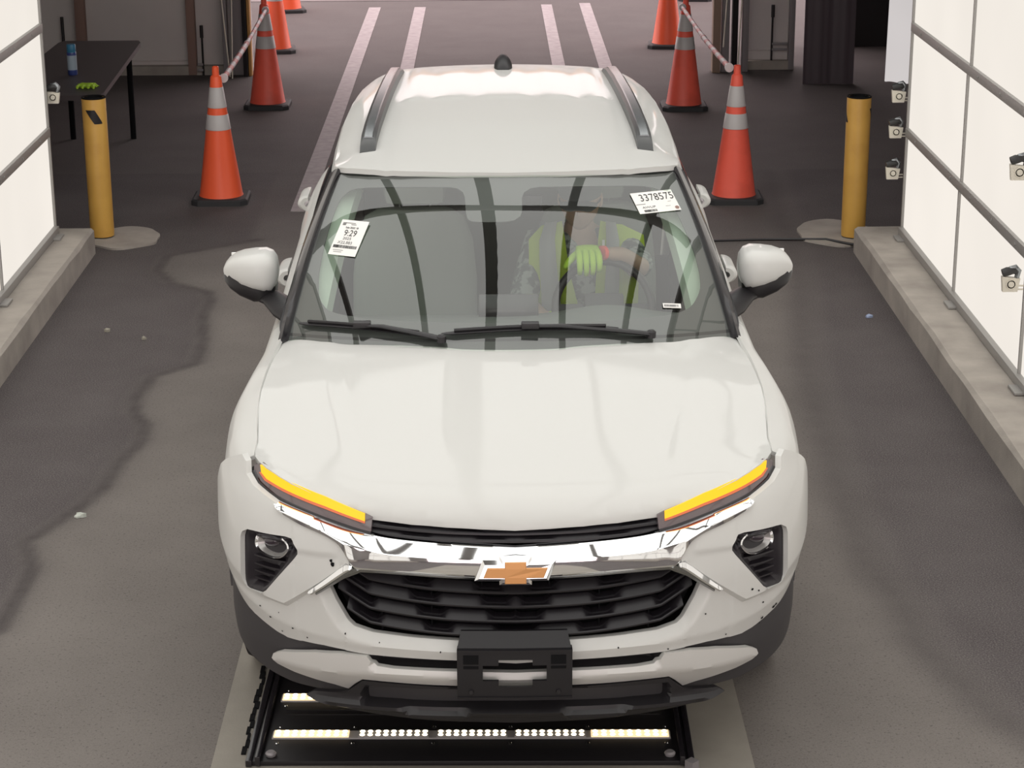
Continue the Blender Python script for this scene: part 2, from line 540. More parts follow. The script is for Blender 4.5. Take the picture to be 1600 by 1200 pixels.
def flat_poly(name, pts, z, m, kind='structure', thick=.004):
    bm = bmesh.new()
    f = bm.faces.new([bm.verts.new((x, y, z)) for x, y in pts])
    r = bmesh.ops.extrude_face_region(bm, geom=[f])
    for v in [g for g in r['geom'] if isinstance(g, bmesh.types.BMVert)]: v.co.z -= thick
    o = bmobj(name, bm, m, None, 0)
    if kind: o['kind'] = kind
    return o

flat_poly('trim_1', [(-.95, -6), (.745, -6), (.745, 6.5), (-.95, 6.5)], .003, 'conc_floor')
# painted lane lines beyond the booth (each of the four lines)
for k, (a0, a1, b0, b1) in enumerate([(-1.37, -1.24, 7.78, 17.45), (-.872, -.748, 7.78, 17.45), (.517, .635, 7.78, 17.6), (.94, 1.062, 7.78, 17.7)]):
    flat_poly('trim_%d' % (k + 2), [(a0, b0), (a1, b0), (a1, b1), (a0, b1)], .004, 'stripe')
# paler street slab beyond the lines
M['street'] = mat('street_concrete', (.23, .20, .20), .85); noisy(M['street'], (.18, .155, .155), 1.2, .3, .7, bump=.2)
flat_poly('trim_6', [(-9, 17.9), (9, 18.1), (9, 40), (-9, 40)], .005, 'street')

def curb(name, x0, x1, y0, y1, h):
    bm = bmesh.new()
    n = 60; rows = []
    b = .018
    sec = [(x0, 0.), (x0, h - b), (x0 + (b if x1 > x0 else -b), h), (x1, h), (x1, 0)]
    rr = random.Random(3)
    for i in range(n + 1):
        y = y0 + (y1 - y0) * i / n
        rows.append([(x + (rr.uniform(-.004, .004) if k in (1, 2) else 0), y, z + (rr.uniform(-.003, .003) if k in (1, 2) else 0)) for k, (x, z) in enumerate(sec)])
    vs = [[bm.verts.new(p) for p in r] for r in rows]
    for i in range(n):
        for j in range(4): bm.faces.new((vs[i][j], vs[i][j + 1], vs[i + 1][j + 1], vs[i + 1][j]))
    bm.faces.new(vs[0]); bm.faces.new(vs[-1][::-1])
    o = bmobj(name, bm, 'conc', None, 30); o['kind'] = 'structure'
    return o
curb('trim_7', 2.125, 3.0, -8.3, 6.62, .16)
curb('trim_8', -2.455, -3.3, -8.3, 6.72, .16)

# light booth walls: luminous panels in an aluminium frame
RAILZ = [.775, 1.385, 1.995, 2.605, 3.215]
def booth_side(xw, sgn, yend, seams, tagname):
    y0 = -8.0; zt = 3.86  # walls run on unseen behind the camera to add front light
    o = box('light_wall', (xw + sgn * .03, (y0 + yend) / 2, (.2 + zt) / 2), (.05, yend - y0, zt - .2), 'lp_side')
    struct(tagname, o)
    fr = []
    bm = bmesh.new()
    for z in RAILZ: add_box(bm, (xw - sgn * .004, (y0 + yend) / 2, z), (.022, yend - y0, .05), .002)
    for z in (.185, zt): add_box(bm, (xw - sgn * .006, (y0 + yend) / 2, z), (.04, yend - y0, .045), .002)
    rr = random.Random(2)
    for lv in range(6):
        za = .2 if lv == 0 else RAILZ[lv - 1] + .025
        zb = zt if lv == 5 else RAILZ[lv] - .025
        for y in seams[lv % len(seams)]:
            add_box(bm, (xw - sgn * .002, y, (za + zb) / 2), (.014, .016, zb - za), 0)
    add_box(bm, (xw + sgn * .02, yend + .008, (.2 + zt) / 2), (.06, .016, zt - .2), .002)
    # feet
    y = yend - .12
    while y > -7.8:
        add_box(bm, (xw - sgn * .03, y, .168), (.07, .13, .012), .002); y -= 1.42
    # rivets
    for z in RAILZ:
        y = yend - .3
        while y > -7.8:
            add_box(bm, (xw - sgn * .017, y, z), (.006, .012, .012), .002); y -= .47
    f = bmobj('trim_' + ('9' if sgn > 0 else '10'), bm, 'alu', None, 30); f['kind'] = 'structure'
booth_side(2.37, 1, 6.4, [[4.985 - 1.42 * i for i in range(9)], [4.955 - 1.46 * i for i in range(8)], [4.90 - 1.42 * i for i in range(9)], [4.9 - 1.4 * i for i in range(9)]], 'wall_right')
booth_side(-2.66, -1, 6.58, [[5.155 - 1.43 * i for i in range(9)], [5.0 - 1.42 * i for i in range(9)], [5.1 - 1.45 * i for i in range(9)]], 'wall_left')

# booth ceiling: luminous panels hung between dark bars
o = box('ceiling', (-.145, -.8, 3.93), (5.0, 14.4, .05), 'lp_top'); o['kind'] = 'structure'  # panels stretched unseen behind the camera, adding light on the car's front
bm = bmesh.new()
for x, w in ((-2.15, .08), (-1.02, .08), (-.19, .12), (.63, .08), (1.52, .08), (2.32, .08)):
    add_box(bm, (x, -.8, 3.885), (w, 14.4, .06), .003)
for y in (-7.9, -5.6, -3.3, -1.2, .6, 6.35):
    add_box(bm, (-.145, y, 3.88), (5.0, .07, .05), .003)
o = bmobj('trim_11', bm, 'alu2', None, 30); o['kind'] = 'structure'
# curved rail carried below the ceiling
pts = []
for i in range(33):
    t = -1 + 2 * i / 32; pts.append((-.145 + 2.3 * t, 3.22 - .26 * t * t, 3.80))
o = tube('ceiling_hoop', pts, .042, 'alu2', None, 12); struct('trim_17', o)

# surrounding shed
def wall(name, c, s, m): 
    o = box(name, c, s, m); o['kind'] = 'structure'; return o
wall('wall_back_left', (-5.6, 13.3, 2.4), (6.8, .16, 4.8), 'wallgrey')
wall('wall_back_right', (2.47, 13.38, 2.4), (.44, .16, 4.8), 'wallgrey')
wall('wall_back_corner', (6.2, 14.6, 2.4), (6.0, .16, 4.8), 'darkwall')
wall('wall_back_header', (0, 13.3, 4.1), (4.6, .16, 1.4), 'wallgrey')
wall('wall_outer_left', (-6.2, 1., 2.4), (.16, 24.6, 4.8), 'sidewall')
wall('wall_outer_right', (6.4, 1.3, 2.4), (.16, 26.8, 4.8), 'sidewall')
wall('wall_front_left', (-4.4, -11, 2.4), (3.6, .16, 4.8), 'wallgrey')
wall('wall_front_right', (4.4, -11, 2.4), (3.9, .16, 4.8), 'wallgrey')
wall('roof_slab', (0, 1.2, 4.9), (13, 27.2, .2), 'darkwall')
# base kerb of the back wall, seam line and posts
wall('baseboard_left', (-5.6, 13.18, .04), (6.8, .10, .08), 'conc')
wall('baseboard_right', (2.47, 13.26, .04), (.44, .08, .08), 'conc')
def prop(name, o, label, cat, group=None):
    return tag(o, label, cat, group)
# ---- shed posts and fittings along the back wall
def post(name, x, y, w, d, m, label, cat='post', h=4.7, group=None):
    o = box(name, (x, y, h / 2), (w, d, h), m, None, .006)
    return tag(o, label, cat, group)
post('wooden_post', -3.70, 13.17, .085, .09, 'brown', 'reddish brown post against the grey wall behind the black table', 'post')
post('wooden_post', -2.72, 13.17, .075, .09, 'brown', 'reddish brown post on the grey wall between table and cones', 'post')
post('metal_post', -2.41, 13.10, .045, .10, 'metalpost', 'slim dark grey upright left of the doorway, farther from the opening', 'post')
post('metal_post', -2.31, 13.16, .10, .10, 'metalpost', 'wide grey door upright on the left side of the opening', 'post')
post('metal_post', -2.232, 13.08, .035, .12, 'darkwall', 'thin near-black upright beside the yellow edge strip', 'post')
M['yellow_dull'] = mat('edge_yellow', (.55, .30, .10), .6)
post('edge_strip', -2.195, 13.10, .028, .10, 'yellow_dull', 'narrow yellow orange strip edging the left side of the opening', 'strip')
post('wooden_post', 1.972, 13.12, .07, .12, 'tan', 'tan wooden post on the right edge of the opening', 'post')
post('metal_post', 2.055, 13.16, .07, .10, 'metalpost', 'dark grey upright just right of the tan wooden post', 'post')
post('metal_post', 2.145, 13.20, .05, .10, 'darkwall', 'near-black upright between two grey uprights right of the opening', 'post')
post('metal_post', 2.235, 13.16, .055, .10, 'metalpost', 'grey upright next to the pale wall bay right of the opening', 'post')
post('metal_post', 2.665, 13.26, .05, .10, 'metalpost', 'grey upright beside the hanging dark curtain', 'post')
# hanging pull cords / chains
def cord(x0, x1, y, zb, label):
    o = tube('pull_cord', [(x0, y, 3.6), ((x0 + x1) / 2, y, 1.8), (x1, y, zb)], .006, 'clampw', None, 6); tag(o, label, 'cord', None); return o
cord(-2.60, -2.36, 12.9, .02, 'pale cord hanging left of the doorway, outer leg of the narrow V')
cord(-2.22, -2.33, 12.82, .02, 'pale cord hanging left of the doorway, inner leg of the narrow V')
cord(2.28, 2.15, 12.95, .02, 'pale upright cord right of the doorway behind the nearest right cone')
cord(2.18, 2.02, 12.95, .25, 'pale slanting cord right of the doorway, crossing the dark upright')
# door latch rods on the wall bays
def latch(x, y, z, w, label):
    e = empty('latch_rod', (x, y, z)); tag(e, label, 'latch')
    tube('rod', [(0, 0, -.30), (0, 0, .28)], .009, 'darkwall', e, 8)
    tube('grip', [(0, -.01, .22), (0, -.01, .33)], .016, 'black', e, 8)
    box('latch_arm', (w / 2, 0, -.02), (abs(w), .02, .022), 'metalpost', e, .003)
    box('latch_arm', (w / 2, 0, -.07), (abs(w), .02, .022), 'metalpost', e, .003)
    return e
latch(2.49, 13.25, .25, .14, 'dark vertical latch rod on the pale wall bay right of the doorway')
latch(-2.62, 13.10, .12, -.05, 'small dark latch rod low on the wall behind the nearest left cone')
o = tube('wall_stick', [(-3.86, 13.15, .10), (-3.87, 13.18, .52)], .014, 'black', None, 8); tag(o, 'thin black stick leaning on the wall behind the spray can', 'stick')
o = tube('wall_seam', [(-3.6, 13.215, .12), (-2.75, 13.215, .12)], .01, 'wallgrey', None, 6); struct('trim_12', o)
o = tube('wall_seam', [(2.27, 13.295, .17), (2.64, 13.295, .17)], .01, 'wallgrey', None, 6); struct('trim_13', o)

# curtain on the right
rows = []
for i in range(61):
    t = i / 60; x = 2.66 + .44 * t
    y = 12.46 + .007 * math.sin(t * 14) + .002 * math.sin(t * 37)
    rows.append([Vector((x, y, .001)), Vector((x + .004 * math.sin(i), y, 1.2)), Vector((x, y * 1.0, 3.2))])
o = grid('curtain', rows, 'curtain', None, smooth=60, thick=.006)
tag(o, 'dark plum vinyl curtain hanging to the floor at the right of the shed', 'curtain')
# things on the floor of the dark side room
bm = bmesh.new()
for k in range(7):
    a = random.uniform(0, 6.28); r = random.uniform(.02, .10)
    add_box(bm, (r * math.cos(a), r * math.sin(a), .03), (random.uniform(.03, .09), random.uniform(.03, .07), .05), .006, Matrix.Rotation(a, 3, 'Z'))
o = bmobj('rubbish_bag', bm, 'metalpost', None, 30); o.location = (3.62, 12.75, 0); tag(o, 'small grey crumpled heap on the floor of the dark side room', 'rubbish')

# white hanging board behind right booth wall, dim glow added to brighten it
rows = []
for i in range(25):
    t = i / 24; x = 2.372 + .25 * t; y = 7.15 + .10 * t + .004 * math.sin(t * 9)
    rows.append([Vector((x - .01 + .02 * (z - .94) / 2, y, z)) for z in (.93 + .012 * math.cos(t * 5), 1.4, 2.2, 3.0)])
M['board_glow'] = light_mat('board_added_glow', (1., .94, .93), .58, .12)
o = grid('hanging_board', rows, 'board_glow', None, smooth=60, thick=.012)
tag(o, 'narrow pale board, given a dim glow, hanging behind the edge of the right light wall', 'board')

# low pale building across the street, seen through the opening in the roof's reflection
bld = empty('building', (0, 34, 0)); tag(bld, 'low pale building with an orange fascia across the street, mirrored in the car roof', 'building')
M['bldw'] = mat('building_wall', (.62, .50, .50), .8); M['bldo'] = mat('building_fascia', (.75, .33, .12), .7)
box('building_wall', (0, 0, 1.8), (22, .3, 3.6), 'bldw', bld)
box('fascia', (0, -.25, 3.9), (22.4, .5, .6), 'bldo', bld, .02)
for xx in (-8.5, -6., -3.2, -.6, 2.1, 4.4, 7.5):
    f_ = box('window', (xx, -.17, 2.0), (1.5, .06, 1.5), 'darkglass_w', bld, .01)
# ---- bollards
def bollard(x, y, label, z0=.02, rot=0., tapes=(.12, 2.25, -2.05)):
    e = empty('bollard', (x, y, 0), rot); tag(e, label, 'bollard')
    lathe('post_pipe', [(.0715, z0), (.0735, .05), (.0735, .875), (.071, .882), (.060, .884)], 'yellow', e, 40)
    lathe('top_rim', [(.062, .884), (.074, .880), (.0745, .886), (.071, .889), (.064, .889), (.060, .872), (0, .868)], 'black_deep', e, 40)
    # dark diamond tape patches lying on the pipe
    def patch(a0):
        f = lambda a, z, r: Vector((r * math.sin(a0 + a), -r * math.cos(a0 + a), .775 + z))
        rows = []
        for i in range(17):
            a = -.68 + 1.36 * i / 16
            hi = float(np.interp(a, [.10, .68], [.042, -.036])); lo = float(np.interp(a, [-.68, .02], [.038, -.044]))
            rows.append([f(a, lo, .0732), f(a, lo, .0752), f(a, hi, .0752), f(a, hi, .0732)])
        grid('tape_patch', rows, 'black', e, closed=True, caps=True, smooth=30)
    for a_ in tapes: patch(a_)
    return e
bollard(-2.478, 7.10, 'yellow bollard with black diamond tape facing front, beside the left kerb end and black table', rot=0)
bollard(2.178, 6.96, 'yellow bollard with tape wrapped to its sides, beside the right kerb end', tapes=(1.62, -1.85))
def pad(name, cx, cy, rx, ry):
    P = [(cx + rx * (1 + .09 * math.sin(3 * a + cx) + .04 * math.sin(7 * a)) * math.cos(a), cy + ry * (1 + .06 * math.cos(4 * a)) * math.sin(a)) for a in [2 * math.pi * k / 40 for k in range(40)]]
    return flat_poly(name, P, .012, 'conc', 'structure', .02)
pad('trim_14', -2.34, 7.08, .23, .27)
pad('trim_15', 2.09, 7.08, .25, .33)
o = tube('floor_cable', [(1.02, 6.88, .008), (1.6, 6.92, .008), (2.0, 6.88, .016), (2.12, 6.74, .022), (2.3, 6.68, .012)], .008, 'black', None, 6)
tag(o, 'thin black cable lying across the floor towards the right bollard', 'cable')

# ---- cones
def cone(x, y, rot, label, worn=False, sc=1., bright=False):
    e = empty('traffic_cone', (x, y, 0), rot); tag(e, label, 'cone'); e.scale = (sc, sc, sc)
    om = 'orange2' if worn else 'orange'
    bm = bmesh.new()
    P = chaikin([(-.185, -.185), (.185, -.185), (.185, .185), (-.185, .185)], 1, .12)
    lo = [bm.verts.new((a, b, .0)) for a, b in P]; mi_ = [bm.verts.new((a, b, .03)) for a, b in P]; hi = [bm.verts.new((a * .93, b * .93, .04)) for a, b in P]
    n = len(P)
    for r0, r1 in ((lo, mi_), (mi_, hi)):
        for i in range(n): bm.faces.new((r0[i], r0[(i + 1) % n], r1[(i + 1) % n], r1[i]))
    bm.faces.new(hi); bm.faces.new(lo[::-1])
    bmobj('rubber_base', bm, 'cone_base', e, 25)
    R = lambda z: .143 + (.027 - .143) * ((z - .04) / .84)
    prof = [(R(.04) + .006, .036), (R(.04), .05), (R(.3), .3), (R(.5), .5), (R(.75), .75), (R(.83) + .002, .83), (R(.835) - .004, .838), (.024, .842), (.022, .896), (.016, .9), (.015, .86), (0, .86)]
    lathe('cone_body', prof, om, e, 40)
    for z0, z1 in ((.485, .585), (.63, .765)):
        lathe('reflective_collar', [(R(z0) + .0005, z0), (R(z0) + .0025, z0 + .002), (R(z1) + .0025, z1 - .002), (R(z1) + .0005, z1)], 'reflect', e, 40)
    return e
cone(-1.862, 8.13, .02, 'bright orange cone nearest on the left, in front of the striped bar')
cone(1.563, 8.05, -.02, 'scuffed orange cone nearest on the right, bar end on its tip', True)
cone(-1.892, 11.56, 0, 'orange cone farther back on the left, holding the upper end of the striped bar', True)
cone(1.530, 11.38, 0, 'orange cone farther back on the right, holding the upper end of the striped bar', True)
cone(-2.10, 14.45, .1, 'bright orange cone outdoors behind the second left cone')
cone(-2.235, 17.2, .2, 'farthest orange cone at top left, only its foot in view')
cone(1.66, 14.60, -.1, 'bright orange cone outdoors behind the second right cone')
cone(2.25, 17.95, -.1, 'farthest orange cone at top right, only a corner of its foot in view')

# striped retractable bars between the cones
def bar(a, b, label, sag=.02):
    a, b = Vector(a), Vector(b)
    e = empty('cone_bar', a); tag(e, label, 'barrier bar')
    n = 30; pts = [a.lerp(b, i / n) - a + Vector((0, 0, -sag * math.sin(math.pi * i / n))) for i in range(n + 1)]
    bm = bmesh.new(); add_tube(bm, pts[:16], .019, 12); add_tube(bm, pts[15:], .0155, 12)
    o = bmobj('bar_tube', bm, ['bar_stripe'], e, 50)
    for p, r in ((pts[0], .030), (pts[-1], .030), (pts[15], .022)):
        bm = bmesh.new(); d = (b - a).normalized() * .012
        add_tube(bm, [p - d, p + d], r, 12); bmobj('bar_ring', bm, 'bar_white', e, 50)
    return e
def stripe_mat():
    m = mat('bar_stripe', (.62, .56, .57), .5); M['bar_stripe'] = m; nt = m.node_tree; b = nt.nodes['Principled BSDF']
    tc = nt.nodes.new('ShaderNodeTexCoord'); w = nt.nodes.new('ShaderNodeTexWave'); w.bands_direction = 'DIAGONAL'; w.inputs['Scale'].default_value = 2.2; w.inputs['Distortion'].default_value = 1.5; w.inputs['Detail Scale'].default_value = 3
    nt.links.new(tc.outputs['Object'], w.inputs['Vector'])
    r = nt.nodes.new('ShaderNodeMapRange'); r.inputs[1].default_value = .45; r.inputs[2].default_value = .55; nt.links.new(w.outputs['Fac'], r.inputs[0])
    x = nt.nodes.new('ShaderNodeMix'); x.data_type = 'RGBA'; x.inputs[6].default_value = (.60, .54, .55, 1); x.inputs[7].default_value = (.60, .16, .15, 1)
    nt.links.new(r.outputs[0], x.inputs[0]); nt.links.new(x.outputs[2], b.inputs['Base Color'])
stripe_mat()
bar((-1.815, 8.17, .815), (-1.875, 11.50, .800), 'red and white striped bar joining the two left cones')
bar((1.515, 8.10, .875), (1.50, 11.34, .825), 'red and white striped bar joining the two right cones')

# ---- table with can and glove
tb = empty('table', (-2.95, 9.15, 0)); tag(tb, 'black rectangular table standing at the left wall behind the yellow bollard', 'table')
bm = bmesh.new(); P = chaikin([(-.36, -1.17), (.36, -1.17), (.255, 1.17), (-.36, 1.17)], 2, .04)
t = [bm.verts.new((a, b, .74)) for a, b in P]; u_ = [bm.verts.new((a, b, .705)) for a, b in P]
bm.faces.new(t); bm.faces.new(u_[::-1])
for i in range(len(P)): bm.faces.new((t[i], t[(i + 1) % len(P)], u_[(i + 1) % len(P)], u_[i]))
bmobj('table_top', bm, 'tabletop', tb, 25)
for x, y in ((-.30, -1.02), (.30, -1.02), (-.30, 1.10), (.16, 1.10)):
    tube('table_leg', [(x, y, .70), (x, y, .0)], .022, 'black_deep', tb, 10)
cn = empty('spray_can', (-2.93, 8.79, .74)); tag(cn, 'blue and white spray can standing on the black table', 'spray can')
lathe('can_body', [(0, 0), (.031, 0), (.033, .006), (.033, .035), (.033, .15), (.028, .158), (0, .158)], ['blue', 'white_blue'], cn, 28, mis=[0, 0, 0, 1, 1, 1]) if False else None
M['canwhite'] = mat('can_print', (.33, .40, .47), .35); M['navy'] = mat('can_navy', (.03, .05, .20), .35)
lathe('can_body', [(0, 0), (.031, 0), (.033, .006), (.033, .035), (.033, .135), (.033, .155), (.028, .162), (0, .162)], ['navy', 'canwhite', 'navy', 'blue'], cn, 28, mis=[0, 0, 0, 1, 2, 3, 3])
lathe('can_cap', [(.030, .158), (.031, .162), (.031, .205), (.028, .21), (0, .21)], 'blue', cn, 28)
text_mesh('can_lettering', 'IIIII', .020, 'navy', Matrix.Translation((.006, -.0345, .055)) @ Matrix.Rotation(math.pi / 2, 4, 'X') @ Matrix.Rotation(math.pi / 2, 4, 'Z'), cn, sx=1.2) if False else None
bm = bmesh.new()
bmesh.ops.create_icosphere(bm, subdivisions=3, radius=1.)
for v in bm.verts:
    k = 1 + .25 * math.sin(v.co.x * 7 + v.co.y * 4) * math.cos(v.co.y * 6 + 1)
    v.co = Vector((v.co.x * .075 * k, v.co.y * .050 * k, max(v.co.z, -.3) * .020 * k + .006))
gl = bmobj('work_glove', bm, 'lime', None, 60); gl.location = (-2.74, 8.30, .74); tag(gl, 'crumpled lime green work glove on the near corner of the black table', 'glove')
bm = bmesh.new()
for k in range(4): add_tube(bm, [(-.05 + .03 * k, -.03, .012), (-.055 + .034 * k, -.075, .012), (-.05 + .036 * k, -.095, .010)], [.012, .011, .008], 8)
o = bmobj('glove_fingers', bm, 'lime', gl, 60)

# ---- clamp holders at the booth wall ends and faces
def clamp(x, y, z, s, label, arm=.05):
    e = empty('clamp_hook', (x, y, z)); e.scale = (1.2, 1.2, 1.2); tag(e, label, 'clamp hook', 'plastic clamp hooks along the light walls')
    bm = bmesh.new()
    vs = [(-.030, -.030), (.026, -.030), (.034, .022), (-.036, .030)]
    f0 = [bm.verts.new((a, -.010, b)) for a, b in vs]; f1 = [bm.verts.new((a, .010, b)) for a, b in vs]
    bm.faces.new(f0); bm.faces.new(f1[::-1])
    for i in range(4): bm.faces.new((f0[i], f0[(i + 1) % 4], f1[(i + 1) % 4], f1[i]))
    bmobj('clamp_plate', bm, 'clampw', e, 0)
    lathe('round_boss', [(0, -.016), (.010, -.016), (.012, -.013), (.012, -.010), (.016, -.010), (.016, -.013), (.019, -.013), (.019, -.009)], 'clampw', e, 20, axis='y')
    bm = bmesh.new(); add_tube(bm, [(-.034, 0, .042), (-.015, 0, .048), (.010, 0, .052), (.030, 0, .040)], [.015, .017, .014, .007], 10)
    bmobj('black_jaw', bm, 'clampk', e, 60)
    bm = bmesh.new(); add_tube(bm, [(.022, 0, .025), (.028, 0, .05), (.014, 0, .066), (-.008, 0, .062)], [.010, .011, .010, .006], 10)
    bmobj('jaw_spring', bm, 'rail_silver', e, 60)
    for dz in (-.022, -.008):
        tube('clamp_rod', [(0, 0, dz), (s * arm, 0, dz)], .0035, 'clampw', e, 6)
    return e
clamp(2.318, 6.46, .975, 1, 'topmost of three white clamp hooks on the end of the right light wall')
clamp(2.312, 6.46, .765, 1, 'middle of three white clamp hooks on the end of the right light wall')
clamp(2.306, 6.46, .520, 1, 'lowest of three white clamp hooks on the end of the right light wall')
clamp(2.305, 3.58, 1.150, 1, 'upper white clamp hook standing off the face of the right light wall')
clamp(2.295, 3.55, .640, 1, 'lower white clamp hook standing off the face of the right light wall')
clamp(-2.630, 6.66, .965, -1, 'white clamp hook on the end of the left light wall before the black table')

# ---- light deck in the floor
dk = empty('light_deck', (-.13, .90, 0)); tag(dk, 'black steel floor deck with two rows of lit warm LED bars under the car nose', 'light deck')
dk.rotation_euler = (0, 0, math.radians(-1.0))
bm = bmesh.new(); add_box(bm, (0, 0, .012), (1.36, 1.30, .016), .002)
add_box(bm, (0, -.30, .021), (1.22, .012, .004), 0); add_box(bm, (0, -.335, .021), (1.22, .004, .004), 0)
bmobj('deck_plate', bm, 'black', dk, 25)
for sx in (-1, 1):
    bm = bmesh.new(); add_box(bm, (sx * .662, 0, .024), (.016, 1.32, .032), .003); add_box(bm, (sx * .690, 0, .016), (.020, 1.32, .022), .003)
    bmobj('side_rail', bm, 'black_gloss', dk, 25)
    lathe('corner_bolt', [(0, .022), (.016, .022), (.018, .030), (.012, .036), (0, .036)], 'metalpost', dk, 16, (sx * .625, -.615, 0))
lathe('rail_foot', [(0, 0), (.022, 0), (.022, .03), (0, .03)], 'metalpost', dk, 4, (.69, -.665, 0))
for k, (yy, x0) in enumerate(((-.480, -.63), (-.220, -.63))):
    W = 1.26
    xs_ = [(-.630, -.390, True), (-.360, -.135, False), (-.110, .115, False), (.138, .365, False), (.382, .630, True)]
    hb = box('led_channel', (0, yy, .022), (W + .01, .050, .006), 'led_bar', dk, .001)
    for a, b, br in xs_:
        sg = box('led_segment', ((a + b) / 2, yy, .0265), (b - a, .044, .005), 'led_bright' if br else 'led_bar', dk, .001)
        bm = bmesh.new()
        for i in range(9):
            for j in (-1, 1):
                cx = a + (b - a) * (i + .5) / 9
                r = bmesh.ops.create_uvsphere(bm, u_segments=8, v_segments=5, radius=1.)
                for v in r['verts']: v.co = Vector((v.co.x * .0085 + cx, v.co.y * .0085 + yy + j * .0115, v.co.z * .003 + .0295))
        bmobj('led_dots', bm, 'led', sg, 60)
for yy in (-.535, -.425, -.275, -.165):
    for xx in (-.615, -.375, -.12, .125, .372, .62):
        lathe('deck_screw', [(0, .020), (.0045, .020), (.0055, .022), (.003, .0245), (0, .0245)], 'chrome', dk, 8, (xx, yy, 0))
# worn black gasket beside the deck
bm = bmesh.new()
for i in range(14):
    y = .36 + i * .045
    add_box(bm, (-.853 + random.uniform(-.006, .006), y, .006), (random.uniform(.008, .020), .05, .004), 0)
o = bmobj('trim_16', bm, 'black_deep', None, 0); o['kind'] = 'structure'

# ---- litter on the asphalt
def scrap(x, y, r, m, label, name='paper_scrap'):
    bm = bmesh.new(); rr = random.Random(int(x * 100 + y * 37))
    n = 9; P = [(r * rr.uniform(.5, 1.1) * math.cos(2 * math.pi * k / n), r * .6 * rr.uniform(.5, 1.1) * math.sin(2 * math.pi * k / n), rr.uniform(.004, .02)) for k in range(n)]
    c = bm.verts.new((0, 0, .022)); v = [bm.verts.new(p) for p in P]; b = [bm.verts.new((p[0], p[1], 0.001)) for p in P]
    for k in range(n): bm.faces.new((c, v[k], v[(k + 1) % n])); bm.faces.new((v[k], b[k], b[(k + 1) % n], v[(k + 1) % n]))
    o = bmobj(name, bm, m, None, 0); o.location = (x, y, 0); tag(o, label, 'litter')
    return o
M['scrapw'] = mat('scrap_white', (.62, .66, .60), .7); M['scrapb'] = mat('scrap_blue', (.35, .42, .60), .5); M['scrapt'] = mat('scrap_tan', (.36, .34, .28), .8)
scrap(-1.751, 2.39, .028, 'scrapw', 'white paper scrap on the asphalt left of the car')
scrap(1.971, 5.21, .026, 'scrapb', 'bluish white scrap on the asphalt near the right kerb')
scrap(-2.10, 5.05, .018, 'scrapt', 'flat tan pebble-like scrap left of the car, nearer the left kerb', 'flat_pebble')
scrap(-1.88, 4.90, .014, 'scrapt', 'small tan crumb on the asphalt left of the car, right of the flat pebble', 'crumb')
# ================================================================== CAR
car = empty('car', (0, 0, 0))
tag(car, 'white compact SUV with chrome grille bar and lit amber lamps, over the floor lights', 'car')

# ---- front surface: plan curve and vertical profile
XS = [0, .2, .4, .55, .65, .72, .78, .83, .87, .893, .905, .912]
YS = [0, .006, .03, .068, .112, .158, .215, .285, .375, .47, .56, .66]
_yf = pchip(XS, YS)
_tab = [(0., 0., 0.)]
for i in range(1, 601):
    x = .912 * (1 - (1 - i / 600) ** 1.6) ; y = _yf(x)
    _tab.append((_tab[-1][0] + math.hypot(x - _tab[-1][1], y - _tab[-1][2]), x, y))
_TU = [t[0] for t in _tab]; _TX = [t[1] for t in _tab]; _TY = [t[2] for t in _tab]
UMAX = _TU[-1]
VS = pchip([.10, .20, .30, .40, .50, .60, .70, .78, .84, .90, .96, 1.05], [.13, .06, .012, -.004, -.010, -.010, -.006, .004, .02, .05, .10, .17])
def U(x): return math.copysign(float(np.interp(abs(x), _TX, _TU)), x)
def Yfront(x, z): return _yf(min(abs(x), .912)) + VS(z)
def FM(u, z, off=0.):
    """point on the front surface; off > 0 is proud of it"""
    a = min(abs(u), UMAX); s = 1 if u >= 0 else -1
    x = float(np.interp(a, _TU, _TX)); y = float(np.interp(a, _TU, _TY))
    e = .006
    x2 = float(np.interp(min(a + e, UMAX), _TU, _TX)); y2 = float(np.interp(min(a + e, UMAX), _TU, _TY))
    x1 = float(np.interp(max(a - e, -0.), _TU, _TX)); y1 = float(np.interp(max(a - e, 0.), _TU, _TY))
    dx, dy = x2 - x1, y2 - y1; l = math.hypot(dx, dy) or 1
    if a < e: dx, dy, l = 1, 0, 1
    nx, ny = dy / l, -dx / l
    return Vector((s * (x + nx * off), y + VS(z) + ny * off, z))
def FX(x, z, off=0.): return FM(U(x), z, off)
def fsheet(name, out, m, parent=None, off=0., rel=None, step=.02, thick=.012, holes=(), smooth=35, lines=()):
    fn = lambda u, z, d: FM(u, z, off - d + (rel(u, z) if rel else 0.))
    return sheet(name, [(U(x), z) for x, z in out], fn, m, parent, step, thick, [[(U(x), z) for x, z in h] for h in holes], smooth, False, [[(U(x), z) for x, z in l] for l in lines])
def mir(P): return [(-x, z) for x, z in P][::-1]

